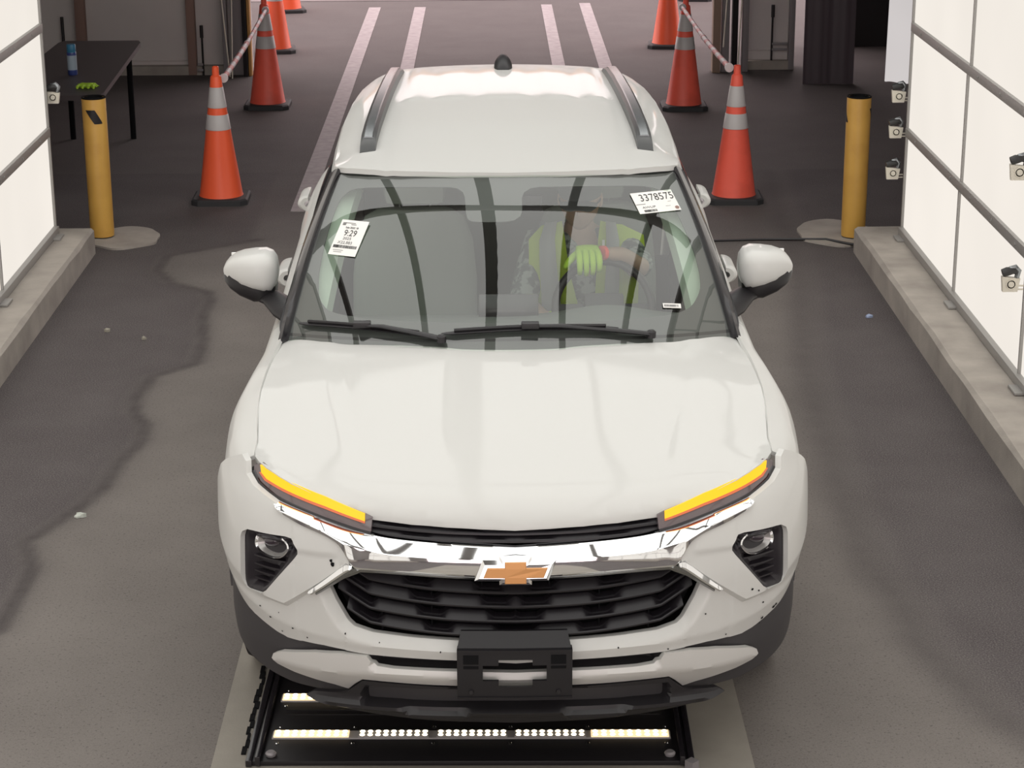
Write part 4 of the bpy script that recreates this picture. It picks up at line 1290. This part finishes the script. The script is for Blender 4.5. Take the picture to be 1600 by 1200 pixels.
# ---- windshield W(u, v)
def Wp(u, v, off=0.):
    a = abs(u)
    bx = .775 * u; by = 1.155 + .245 * a ** 2.3; bz = 1.098 - .045 * a ** 2
    tx = .618 * u; ty = 1.975 + .115 * a ** 2; tz = 1.512 - .006 * a ** 2
    e = .035 * 4 * v * (1 - v) * (1 - .3 * a)
    p = Vector((bx + (tx - bx) * v, by + (ty - by) * v, bz + (tz - bz) * v))
    n = Vector((.10 * u + .22 * u * a ** 2, -.46, .88)).normalized()
    return p + n * (e + off)
ws = sheet('windshield', [(-1, -.03), (1, -.03), (1, 1.02), (-1, 1.02)], lambda u, v, d: Wp(u, v, -d), 'glass', car, .05, 0., (), 60)
CLEAR = [(-.84, .155), (-.69, .13), (-.424, .118), (0, .110), (.43, .113), (.76, .132), (.85, .165), (.915, .25), (.935, .34), (.94, .48), (.925, .66), (.905, .80), (.86, .865), (.76, .89), (.4, .90), (.08, .90), (.075, .665), (-.19, .665), (-.225, .69), (-.25, .90), (-.5, .90), (-.80, .888), (-.90, .87), (-.945, .80), (-.95, .66), (-.945, .50), (-.93, .337), (-.90, .22)]
CLEAR = chaikin(CLEAR, 2, .2)
sheet('frit_band', [(-1, -.03), (1, -.03), (1, 1.02), (-1, 1.02)], lambda u, v, d: Wp(u, v, -.006 - d), 'frit', ws, .04, .003, [CLEAR], 60)
# A pillars, gloss black, from cowl to roof corner, and the cant rail above the doors
def pillar(s):
    n = 18
    rows = []
    for i in range(n + 1):
        v = -.02 + 1.00 * i / n
        a = Wp(1.0 * s, v, .0)
        b0 = Vector((.802, 1.36, 1.045)); b1 = Vector((.660, 2.15, 1.480))
        o = b0 + (b1 - b0) * v; o.x += .020 * math.sin(math.pi * max(0, min(1, v))); o.x *= s
        m_ = a.lerp(o, .45) + Vector((s * .004, -.012, .016))
        m2 = a.lerp(o, .85) + Vector((s * .006, -.002, .008))
        q = o + Vector((-s * .005, .05, -.02)); q2 = a + Vector((-s * .03, .05, -.035))
        rows.append([a + Vector((s * .000, -.004, .008)), a + Vector((s * .008, -.008, .014)), m_, m2, o, q, q2])
    return grid('a_pillar', rows, 'black_gloss', car, closed=True, caps=True, smooth=40)
GZ = lambda y: float(np.interp(y, [2.13, 2.5, 3.2, 3.8, 4.1], [1.492, 1.51, 1.525, 1.51, 1.49]))
for s in (1, -1):
    pillar(s)
    # cant rail
    rows = []
    for y in [2.10, 2.3, 2.6, 3.0, 3.4, 3.8, 4.1, 4.25]:
        r_ = rside(y, s)
        rows.append([r_ + Vector((-s * .03, 0, .002)), r_ + Vector((s * .004, 0, -.002)), r_ + Vector((s * .018, 0, -.03)), r_ + Vector((s * .022, 0, -.055)), r_ + Vector((-s * .03, 0, -.055))])
    grid('cant_rail', rows, 'paint', car, closed=True, caps=True, smooth=40)
    # side windows: ruled between belt and roof side
    def win(y, v, off=0.):
        b = S(min(max(y, 1.38), 4.3), .02, 0, 1)
        if y < 2.12:
            k = (y - 1.40) / (2.12 - 1.40); t_ = Vector((.812 + (.672 - .812) * k, y, 1.06 + (1.478 - 1.06) * max(0, k)))
        else: t_ = Vector((rw(y) + .016, y, roofz(rw(y) - .004, y) - .055))
        p = Vector((b.x - .012, y, b.z)).lerp(t_, v)
        p.x += .018 * 4 * v * (1 - v) + off
        return Vector((p.x * s, p.y, p.z))
    sheet('side_window', [(1.46, 0.), (2.58, 0.), (2.58, 1.), (2.12, 1.), (1.62, 1.)], lambda y, v, d: win(y, v, -.008 - d), 'sideglass', car, .1, .0, (), 60)
    sheet('side_window', [(2.68, 0.), (3.62, 0.), (3.70, 1.), (2.68, 1.)], lambda y, v, d: win(y, v, -.008 - d), 'darkglass', car, .1, .004, (), 60)
    sheet('b_pillar', [(2.57, -.02), (2.69, -.02), (2.69, 1.02), (2.57, 1.02)], lambda y, v, d: win(y, v, -d), 'black_gloss', car, .06, .03, (), 60)
    sheet('rear_pillar', [(3.61, -.02), (4.28, -.02), (4.20, 1.04), (3.69, 1.04)], lambda y, v, d: win(y, v, -d), 'paint', car, .06, .03, (), 60)
    sheet('belt_trim', [(1.40, -.03), (3.65, -.03), (3.65, .035), (1.40, .06)], lambda y, v, d: win(y, v, .004 - d), 'black_gloss', car, .05, .012, (), 40)
    sheet('mirror_triangle', [(1.395, 0.), (1.60, 0.), (1.75, 1.), (1.60, 1.0)], lambda y, v, d: win(y, v, -.002 - d), 'black', car, .05, .012, (), 40)

# ---- cowl under the glass
rows = []
for i in range(25):
    u = -1 + 2 * i / 24
    a = Wp(u, .035, -.006); y0 = 1.178 + .25 * abs(u) ** 2.4 - .06
    rows.append([Vector((u * .785, y0, 1.052 - .05 * abs(u) ** 2)), Vector((u * .785, y0 + .05, 1.070 - .05 * abs(u) ** 2)), a])
grid('cowl_panel', rows, 'black', car, smooth=40, thick=.006)

# ---- wipers, lying on the glass
def wuv(px, py):  # glass point whose image x,z are close to given lateral position and height fraction
    return Wp(px, py, .016)
def wiper(u0, v0, u1, v1, up, vp):
    b = empty('wiper'); b.parent = car
    P = [Wp(u0 + (u1 - u0) * t, v0 + (v1 - v0) * t + .012 * math.sin(math.pi * t), .010) for t in [i / 14 for i in range(15)]]
    tube('wiper_blade', P, [.004] + [.008] * 13 + [.004], 'black', b, 6, flat=(1.6, .8))
    P2 = [p + Vector((0, -.004, .011)) for p in P[1:-1]]
    tube('wiper_spoiler', P2, .006, 'black', b, 6)
    mid = Wp((u0 + u1) / 2, (v0 + v1) / 2 + .012, .028)
    piv = Wp(up, vp, .02)
    q = mid.lerp(piv, .25) + Vector((0, -.004, .006))
    tube('wiper_arm', [mid + Vector((0, 0, -.004)), q, mid.lerp(piv, .6) + Vector((0, 0, .004)), piv], [.008, .010, .011, .012], 'black', b, 8, flat=(1.3, .7))
    box('wiper_clip', mid, (.06, .035, .02), 'black', b, .004)
    lathe('wiper_pivot', [(0, -.012), (.016, -.012), (.016, .008), (.009, .014), (0, .014)], 'black', b, 14, piv)
    return b
wiper(-.952, .072, -.36, .035, -.30, .012)
wiper(-.303, .044, .479, .062, .62, .018)

# ---- mirrors
for s in (1, -1):
    mm = empty('side_mirror'); mm.parent = car
    def shell(st, name, m, up=True, y0=1.73):
        rows = []
        for x, z0, z1, yb, ye in st:
            zc = (z0 + z1) / 2; h = (z1 - z0) / 2; yc = (yb + ye) / 2; d = (ye - yb) / 2
            rows.append([Vector((s * x, yc + d * math.copysign(abs(math.cos(a)) ** .6, math.cos(a)), zc + h * math.copysign(abs(math.sin(a)) ** .6, math.sin(a)))) for a in [2 * math.pi * k / 24 for k in range(24)]])
        return grid(name, rows, m, mm, closed=True, caps=True, smooth=60)
    shell([(.834, 1.185, 1.225, 1.72, 1.80), (.840, 1.160, 1.252, 1.69, 1.83), (.855, 1.138, 1.272, 1.665, 1.85), (.88, 1.138, 1.281, 1.65, 1.86), (.92, 1.146, 1.279, 1.65, 1.86),
           (.96, 1.160, 1.272, 1.66, 1.86), (.99, 1.174, 1.260, 1.68, 1.86), (1.012, 1.178, 1.245, 1.70, 1.85), (1.026, 1.190, 1.228, 1.725, 1.84), (1.032, 1.198, 1.215, 1.75, 1.82)], 'mirror_cap', 'paint')
    shell([(.845, 1.110, 1.20, 1.70, 1.84), (.87, 1.098, 1.21, 1.672, 1.862), (.92, 1.098, 1.21, 1.665, 1.868), (.97, 1.120, 1.22, 1.672, 1.868), (1.005, 1.145, 1.22, 1.69, 1.865), (1.024, 1.165, 1.21, 1.72, 1.85), (1.031, 1.18, 1.205, 1.745, 1.83)], 'mirror_base', 'black')
    tube('mirror_arm', [(s * .770, 1.62, 1.085), (s * .80, 1.64, 1.092), (s * .85, 1.70, 1.115), (s * .92, 1.76, 1.125)], [.058, .050, .038, .034], 'black', mm, 14, flat=(1.3, .72))
    box('mirror_glass', (s * .935, 1.868, 1.19), (.16, .008, .11), 'chrome', mm, .003)

# ---- wheels
def wheel(x, y, s):
    w = empty('wheel'); w.parent = car; w.location = (x, y, .335)
    prof = [(.225, -.100), (.24, -.108), (.30, -.112), (.322, -.104), (.331, -.085), (.334, -.06), (.335, 0), (.334, .06), (.331, .085), (.322, .104), (.30, .112), (.24, .108), (.225, .100)]
    lathe('tire', prof, 'tire', w, 64, axis='x')
    for k in (-.055, -.018, .018, .055):
        lathe('tread_groove', [(.3345, k - .004), (.3362, k - .003), (.3362, k + .003), (.3345, k + .004)], 'black_deep', w, 48, axis='x')
    lathe('rim_barrel', [(.228, -.10), (.215, -.09), (.20, 0), (.215, .09), (.228, .10)], 'rim', w, 48, axis='x')
    bm = bmesh.new()
    for k in range(5):
        a = 2 * math.pi * k / 5
        for d in (-.16, .16):
            p0 = Vector((s * .070, math.cos(a) * .04, math.sin(a) * .04)); p1 = Vector((s * .082, math.cos(a + d) * .215, math.sin(a + d) * .215))
            add_tube(bm, [p0, p1], [.022, .014], 8)
    add_lathe(bm, [(0, s * .09), (.05, s * .088), (.055, s * .05), (0, s * .05)], 24, axis='x')
    bmobj('spokes', bm, 'rim', w, 40)
for x, y in ((.800, WY), (-.800, WY), (.80, RY), (-.80, RY)): wheel(x, y, 1 if x > 0 else -1)

# ---- underbody, wheel wells, tail
bm = bmesh.new()
add_box(bm, (0, 2.2, .40), (1.24, 3.7, .30), .02); add_box(bm, (0, 2.2, .45), (1.70, 1.8, .30), .02)
add_box(bm, (0, .88, .68), (1.14, 1.0, .42), .02); 
bmobj('underbody', bm, 'black_deep', car, 0)  # plain dark boxes put under the body to block light
for s in (1, -1):
    for cy in (WY, RY):
        rows = [[Vector((s * x_, cy + .385 * math.cos(a), .34 + .385 * math.sin(a))) for a in [math.pi * (-.02 + 1.04 * k / 24) for k in range(25)]] for x_ in (.60, .86)]
        grid('wheel_liner', rows, 'black_deep', car, smooth=50, thick=.004)
tail = [(0, .42), (.6, .42), (.76, .50), (.78, .80), (.70, 1.10), (.62, 1.16), (0, 1.16)]
def tmap(x, z, d): return (x, 4.40 - .06 * (abs(x) / .78) ** 2 - .10 * max(0, z - .8) - d, z)
sheet('tailgate', mirror_poly(tail), tmap, 'paint', car, .06, .02)
sheet('rear_glass', mirror_poly([(0, 1.15), (.60, 1.15), (.54, 1.50), (0, 1.52)]), lambda x, z, d: (x, 4.37 - .05 * (abs(x) / .6) ** 2 - .25 * (z - 1.15) - d, z), 'darkglass', car, .08, .006)
for s in (1, -1):
    rows = [[S(y, t, .012, s) for t in (.10, .18, .26, .34, .42)] for y in (4.12, 4.18, 4.24, 4.30, 4.36)]
    grid('tail_lamp', rows, 'red_lamp', car, smooth=50, thick=.02)

# ---- interior
M['pillar_trim'] = mat('pillar_trim', (.40, .48, .40), .8)
# pale inner trim of the windshield pillars
for s in (1, -1):
    rows = []
    for i in range(15):
        v = .06 + .86 * i / 14
        w_ = .115 - .03 * v
        a = Wp(s * .985, v, -.022); b = Wp(s * (.985 - w_), v, -.040) + Vector((0, .05, 0)); c_ = Wp(s * (.985 - w_ - .01), v, -.06) + Vector((0, .12, -.02))
        rows.append([a, b, c_])
    grid('pillar_trim', rows, 'pillar_trim', car, smooth=60, thick=.004)
bm = bmesh.new()
rows = []
for i in range(25):
    x = -.72 + 1.44 * i / 24
    hump = .030 * math.exp(-((x - .36) / .17) ** 2)
    rows.append([Vector((x, 1.34 + .12 * (x / .72) ** 2, 1.0)), Vector((x, 1.55, 1.012 + hump * .3)), Vector((x, 1.72, 1.020 + hump)), Vector((x, 1.82, 1.012 + hump * 1.2)), Vector((x, 1.86, .97)), Vector((x, 1.90, .80)), Vector((x, 1.86, .62))])
dash = grid('dashboard', rows, 'interior', car, smooth=50, thick=.01)
box('infotainment_screen', (0, 1.80, 1.035), (.22, .02, .12), 'black_gloss', dash, .006, Matrix.Rotation(math.radians(-15), 3, 'X'))
sw = empty('steering_wheel'); sw.parent = car; sw.location = (.36, 1.99, .985); sw.rotation_euler = (math.radians(-28), 0, 0)
bm = bmesh.new()
add_tube(bm, [(.182 * math.cos(2 * math.pi * k / 40), 0, .182 * math.sin(2 * math.pi * k / 40)) for k in range(41)], .0155, 10, cap=False)
bmobj('wheel_rim', bm, 'black', sw, 60)
bm = bmesh.new()
add_box(bm, (0, -.012, 0), (.15, .045, .11), .015); add_box(bm, (.10, 0, 0), (.16, .015, .035), .005); add_box(bm, (-.10, 0, 0), (.16, .015, .035), .005); add_box(bm, (0, 0, -.10), (.035, .015, .16), .005)
bmobj('wheel_hub', bm, 'black', sw, 40)
def seat(x, y):
    st = empty('seat'); st.parent = car; st.location = (x, y, 0)
    rows = []
    for z, yb, w in ((.62, 0, .23), (.75, .03, .25), (.95, .09, .25), (1.10, .13, .235), (1.19, .16, .20), (1.215, .17, .15)):
        rows.append([Vector((w * math.cos(a), yb + (.06 if math.sin(a) > 0 else .05) * math.sin(a) + .02 * abs(math.cos(a)) ** 4 * -1, z)) for a in [2 * math.pi * k / 20 for k in range(20)]])
    grid('seat_back', rows, 'seat', st, closed=True, caps=True, smooth=60)
    box('seat_cushion', (0, -.28, .56), (.50, .52, .16), 'seat', st, .05)
    box('headrest', (0, .19, 1.30), (.25, .09, .15), 'seat', st, .04)
    tube('headrest_post', [(-.06, .18, 1.20), (-.06, .18, 1.26)], .006, 'rim', st, 8); tube('headrest_post', [(.06, .18, 1.20), (.06, .18, 1.26)], .006, 'rim', st, 8)
    return st
seat(-.37, 2.52); seat(.36, 2.60)
box('rear_bench', (0, 3.45, .78), (1.25, .16, .80), 'seat', car, .05)
box('cabin_floor', (0, 2.5, .42), (1.4, 2.5, .05), 'interior_lt', car)
rows = [[Vector((x, y, roofz(x, y) - .045)) for x in [-.6 + 1.2 * i / 10 for i in range(11)]] for y in (2.06, 2.4, 3, 3.6, 4.1)]
grid('headliner', rows, 'interior_lt', car, smooth=50, thick=.01)
for s in (1, -1):
    grid('door_card', [[Vector((s * .775, y, z)) for z in (.45, .8, 1.03)] for y in (1.5, 2.2, 3.0, 3.6)], 'interior', car, thick=.03)
box('rear_view_mirror', (.01, 1.98, 1.395), (.24, .03, .065), 'black', car, .01)
tube('mirror_stalk', [(.01, 1.97, 1.42), (.01, 1.95, 1.46)], .01, 'black', car, 8)

# ---- papers stuck on the glass
def wframe(uc, vc, right_u, up_v, sx, sz, off=.003):
    """local axes on the glass: corners given explicitly"""
    pass
def glass_note(name, corners, label, items):
    """corners: (u,v) bl, br, tl on the glass; items drawn in 0..W x 0..H metres"""
    bl, br, tl = [Wp(*c, .004) for c in corners]
    ex = (br - bl); W = ex.length; ex.normalize()
    ey = tl - bl; H = ey.length; ey.normalize()
    n = ex.cross(ey).normalized()
    mt = Matrix((ex, ey, n)).transposed().to_4x4(); mt.translation = bl + n * .0006
    bm = bmesh.new(); add_box(bm, (W / 2, H / 2, -.0004), (W, H, .0008), 0)
    for v in bm.verts: v.co = mt @ v.co
    o = bmobj(name, bm, 'white', car, 0); o['label'] = label
    for it in items:
        k = it[0]
        if k == 't':
            _, body, x, y, size, sx, mm_ = it
            text_mesh('printed_text', body, size, mm_, mt @ Matrix.Translation((x * W, y * H, .0008)), o, sx=sx)
        elif k == 'bars':
            _, x0, x1, y0, y1, n_, mm_ = it
            bm = bmesh.new(); rr = random.Random(5)
            for i in range(n_):
                x = (x0 + (x1 - x0) * i / n_) * W
                add_box(bm, (x, (y0 + y1) / 2 * H, .0009), ((x1 - x0) * W / n_ * rr.choice((.35, .55, .75)), (y1 - y0) * H, .0004), 0)
            for v in bm.verts: v.co = mt @ v.co
            bmobj('barcode', bm, mm_, o, 0)
        elif k == 'dot':
            _, x, y, r, mm_ = it
            bm = bmesh.new(); add_lathe(bm, [(0, .001), (r, .001), (r, .0014), (0, .0014)], 20, (x * W, y * H, 0))
            for v in bm.verts: v.co = mt @ v.co
            bmobj('sticker_dot', bm, mm_, o, 0)
    return o
M['frit'] = M['frit'] if 'frit' in M else mat('frit', (.012, .012, .012), .6)
glass_note('window_sticker', [(-.906, .453), (-.765, .441), (-.883, .661)], 'white portrait sticker reading 9:29', [
    ('t', 'Sale 2025 18', .24, .745, .0125, .85, 'ink'), ('t', '9:29', .26, .50, .043, .74, 'ink'), ('t', '2025', .30, .42, .018, 1.0, 'ink_grey'), ('t', 'X22,883', .17, .30, .019, .95, 'ink_grey'),
    ('bars', .08, .94, .20, .28, 34, 'ink'), ('bars', .10, .22, .84, .92, 5, 'ink_grey'), ('bars', .36, .86, .905, .92, 1, 'ink_grey'), ('bars', .50, .75, .865, .88, 1, 'ink_grey'), ('bars', .3, .8, .13, .14, 1, 'ink_grey'), ('bars', .3, .7, .08, .09, 1, 'ink_grey')])
glass_note('window_sticker', [(.709, .687), (.942, .704), (.686, .822)], 'white landscape sticker reading 3378575', [
    ('t', '3378575', .15, .475, .056, .74, 'ink'), ('t', 'AWUP', .12, .20, .016, 1.2, 'ink_grey'), ('bars', .14, .45, .05, .15, 16, 'ink'), ('bars', .12, .42, .42, .44, 1, 'ink_grey'), ('bars', .82, .93, .45, .46, 1, 'ink_grey'),
    ('bars', .74, .90, .24, .25, 1, 'ink_grey'), ('dot', .93, .13, .0085, 'brown')])
glass_note('id_label', [(.706, .159), (.79, .151), (.708, .182)], 'small pale label at the lower right corner of the windshield', [('bars', .1, .9, .25, .7, 10, 'ink_grey')])
# ================================================================== DRIVER
drv = empty('person', (.30, 2.50, .60))
tag(drv, 'person in lime safety vest and patterned grey shirt, gloved hand on the steering wheel', 'person')
DO = Vector((.30, 2.50, .60))
def skinmesh(name, nodes, edges, m, parent, levels=2, root=0):
    """nodes: (x,y,z,rx,ry) in world coordinates"""
    me = bpy.data.meshes.new(name); bm = bmesh.new(); lay = bm.verts.layers.skin.verify()
    vs = []
    for nd in nodes:
        v = bm.verts.new(Vector(nd[:3]) - DO); v[lay].radius = (nd[3], nd[4] if len(nd) > 4 else nd[3]); vs.append(v)
    for a, b in edges: bm.edges.new((vs[a], vs[b]))
    vs[root][lay].use_root = True
    bm.to_mesh(me); bm.free(); me.materials.append(M[m])
    o = bpy.data.objects.new(name, me); COL.objects.link(o); o.parent = parent
    k = o.modifiers.new('skin', 'SKIN'); k.use_smooth_shade = True; k.use_x_symmetry = False
    s_ = o.modifiers.new('sub', 'SUBSURF'); s_.levels = levels; s_.render_levels = levels
    return o
# body: pelvis, spine, neck, head base, both arms and legs
body = [(.34, 2.46, .66, .15, .13), (.32, 2.44, .84, .14, .11), (.295, 2.42, 1.02, .15, .11), (.288, 2.42, 1.13, .10, .09), (.286, 2.405, 1.20, .05, .052), (.286, 2.395, 1.26, .055, .06),
        (.13, 2.42, 1.13, .062, .062), (.055, 2.30, .93, .045, .047), (.14, 2.13, .90, .036, .036), (.20, 2.06, .93, .030, .022),
        (.445, 2.42, 1.13, .062, .062), (.520, 2.24, 1.065, .045, .047), (.43, 2.10, 1.165, .036, .036), (.355, 2.045, 1.185, .028, .022),
        (.24, 2.44, .62, .09, .085), (.22, 2.08, .66, .065, .065), (.22, 1.80, .48, .045, .045),
        (.45, 2.44, .62, .09, .085), (.47, 2.08, .66, .065, .065), (.47, 1.80, .48, .045, .045)]
bed = [(0, 1), (1, 2), (2, 3), (3, 4), (4, 5), (3, 6), (6, 7), (7, 8), (8, 9), (3, 10), (10, 11), (11, 12), (12, 13), (0, 14), (14, 15), (15, 16), (0, 17), (17, 18), (18, 19)]
skinmesh('body', body, bed, 'skin', drv)
# shirt with short sleeves
sh = [(.34, 2.46, .66, .165, .145), (.32, 2.44, .84, .155, .125), (.295, 2.42, 1.02, .165, .125), (.288, 2.42, 1.13, .112, .102), (.287, 2.41, 1.175, .062, .062),
      (.125, 2.42, 1.13, .078, .078), (.065, 2.31, .95, .060, .060), (.055, 2.28, .90, .055, .055), (.45, 2.42, 1.13, .078, .078), (.512, 2.27, 1.08, .060, .060), (.522, 2.235, 1.075, .058, .056)]
skinmesh('shirt', sh, [(0, 1), (1, 2), (2, 3), (3, 4), (3, 5), (5, 6), (6, 7), (3, 8), (8, 9), (9, 10)], 'camo', drv)
# vest: two front panels, shoulder straps and grey tape, laid over the chest
def ribbon(name, pts, m, parent, th=.006):
    """pts: rows of (left, right) world points"""
    rows = []
    for a, b in pts:
        a, b = Vector(a) - DO, Vector(b) - DO
        mid = a.lerp(b, .5) + Vector((0, -.012, 0)); rows.append([a, a.lerp(b, .25) + Vector((0, -.009, 0)), mid, a.lerp(b, .75) + Vector((0, -.009, 0)), b])
    return grid(name, rows, m, parent, smooth=60, thick=th)
vy = 2.285
vest = ribbon('vest', [((.365, 2.36, 1.235), (.45, 2.38, 1.215)), ((.355, 2.30, 1.18), (.535, 2.37, 1.175)), ((.352, 2.288, 1.14), (.540, 2.36, 1.13)), ((.350, vy, 1.10), (.50, 2.31, 1.10)), ((.345, vy, 1.0), (.515, 2.32, 1.0)), ((.340, vy, .88), (.515, 2.34, .88)), ((.335, vy, .75), (.515, 2.34, .75))], 'vest', drv)
ribbon('vest_panel', [((.135, 2.37, 1.215), (.215, 2.36, 1.235)), ((.085, 2.33, 1.17), (.225, 2.30, 1.18)), ((.085, 2.31, 1.10), (.235, vy, 1.10)), ((.085, 2.32, 1.0), (.255, vy, 1.0)), ((.095, 2.34, .88), (.285, vy, .88)), ((.11, 2.34, .75), (.31, vy, .75))], 'vest', vest)
ribbon('vest_band', [((.385, 2.35, 1.238), (.425, 2.36, 1.228)), ((.385, 2.285, 1.18), (.435, 2.29, 1.175)), ((.385, 2.268, 1.10), (.435, 2.27, 1.10)), ((.380, 2.268, 1.0), (.435, 2.27, 1.0)), ((.375, 2.27, .80), (.435, 2.27, .80))], 'vestgrey', vest, .004)
ribbon('vest_band', [((.150, 2.36, 1.230), (.195, 2.35, 1.238)), ((.125, 2.29, 1.175), (.185, 2.285, 1.18)), ((.125, 2.27, 1.10), (.19, 2.268, 1.10)), ((.13, 2.27, 1.0), (.20, 2.268, 1.0)), ((.14, 2.27, .80), (.22, 2.27, .80))], 'vestgrey', vest, .004)
# head
def head():
    bm = bmesh.new(); bmesh.ops.create_uvsphere(bm, u_segments=40, v_segments=28, radius=1.)
    for v in bm.verts:
        x, y, z = v.co
        w = .078 * (1 - .18 * max(0, -z) ** 1.4); d = .098; h = .118
        p = Vector((x * w, y * d, z * h))
        if y < 0:
            # brow, nose, mouth, chin, eye hollows
            nose = math.exp(-((x / .16) ** 2)) * math.exp(-(((z + .12) / .20) ** 2)); p.y -= .020 * nose
            for sx in (-1, 1): p.y += .010 * math.exp(-(((x - sx * .38) / .17) ** 2) - (((z - .08) / .11) ** 2))
            p.y -= .006 * math.exp(-((x / .35) ** 2) - (((z + .45) / .06) ** 2)); p.y += .004 * math.exp(-((x / .35) ** 2) - (((z + .52) / .03) ** 2))
            p.y -= .010 * math.exp(-((x / .3) ** 2) - (((z + .78) / .15) ** 2))
        v.co = p
    h = bmobj('head', bm, 'skin', drv, 70); h.location = Vector((.286, 2.375, 1.315)) - DO
    h.rotation_euler = (math.radians(10), 0, math.radians(-6))
    for s in (-1, 1):
        bm = bmesh.new(); bmesh.ops.create_uvsphere(bm, u_segments=12, v_segments=8, radius=1.)
        for v in bm.verts: v.co = Vector((v.co.x * .010 + s * .079, v.co.y * .018 + .01, v.co.z * .032 - .002))
        bmobj('ear', bm, 'skin', h, 70)
    M['capgrey'] = mat('cap_grey', (.14, .15, .16), .8)
    prof = [(.083, .030), (.088, .045), (.084, .085), (.062, .118), (.030, .132), (0, .134)]
    bm = bmesh.new(); add_lathe(bm, prof, 32)
    for v in bm.verts: v.co.y *= 1.18
    bmobj('cap', bm, 'capgrey', h, 60)
    rows = [[Vector((.075 * math.sin(a) * k, -.090 * 1.0 - (k2) * math.cos(a), .038 - .012 * k2 / .07 - .012 * abs(math.sin(a)))) for a in [math.radians(-75 + 15 * i) for i in range(11)]] for k, k2 in ((1., 0.), (1.02, .035), (.98, .07))]
    grid('cap_peak', rows, 'capgrey', h, smooth=60, thick=.004)
    g = empty('sunglasses'); g.parent = h
    for s in (-1, 1):
        bm = bmesh.new(); bmesh.ops.create_uvsphere(bm, u_segments=16, v_segments=10, radius=1.)
        for v in bm.verts: v.co = Vector((v.co.x * .028 + s * .034, v.co.y * .006 - .098 + abs(s * .034) * .12, v.co.z * .019 + .008))
        bmobj('glasses_lens', bm, 'reflector', g, 60)
        tube('glasses_arm', [(s * .06, -.088, .012), (s * .078, -.04, .012), (s * .082, .02, .006)], .003, 'black', g, 6)
    tube('glasses_bridge', [(-.01, -.100, .012), (.01, -.100, .012)], .003, 'black', g, 6)
head()
# gloved hand draped over the top of the wheel rim: palm plus five separate fingers
def hand(c, s, name, m):
    g = empty(name); g.parent = drv; g.location = Vector(c) - DO
    bm = bmesh.new(); bmesh.ops.create_cube(bm, size=1.); bmesh.ops.subdivide_edges(bm, edges=bm.edges, cuts=4, use_grid_fill=True)
    for v in bm.verts:
        x, y, z = v.co * 2
        k = 1 - .18 * (abs(x) ** 4 + abs(z) ** 4 + abs(y) ** 4) / 2
        v.co = Vector((x * .048 * k, y * .044 * k, z * .019 * k - .012 * y * y + .01))
    o = bmobj('palm', bm, m, g, 80); o.rotation_euler = (math.radians(25), 0, 0)
    fx = [-.036, -.0125, .011, .034]; L = [1., 1.08, 1.04, .86]
    for x, l in zip(fx, L):
        bm = bmesh.new()
        add_tube(bm, [(x, -.020, .012), (x * 1.05, -.048, .002), (x * 1.07, -.064 * (.9 + .1 * l), -.020 * l), (x * 1.06, -.066, -.045 * l), (x * 1.03, -.056, -.062 * l), (x * 1.02, -.050, -.066 * l)], [.0125, .0125, .0118, .0108, .0088, .004], 10)
        bmobj('finger', bm, m, g, 80)
    bm = bmesh.new(); add_tube(bm, [(-.030, .020, -.002), (-.056, .002, -.014), (-.075, -.012, -.030), (-.086, -.020, -.046), (-.088, -.022, -.052)], [.016, .0145, .0125, .0105, .004], 10)
    bmobj('thumb', bm, m, g, 80)
    return g
hd = hand((.300, 2.035, 1.187), 1, 'glove', 'lime')
hd.rotation_euler = (0, 0, math.radians(6))
tube('wrist_band', [Vector((.352, 2.045, 1.186)) - DO, Vector((.365, 2.052, 1.184)) - DO], .0325, 'redband', drv, 20, flat=(1., .85))
h2 = hand((.235, 2.03, .945), -1, 'glove', 'lime'); h2.rotation_euler = (math.radians(20), math.radians(20), math.radians(-30))
# paper tag on the vest
box('vest_tag', Vector((.372, 2.262, 1.165)) - DO, (.010, .004, .034), 'white', vest)
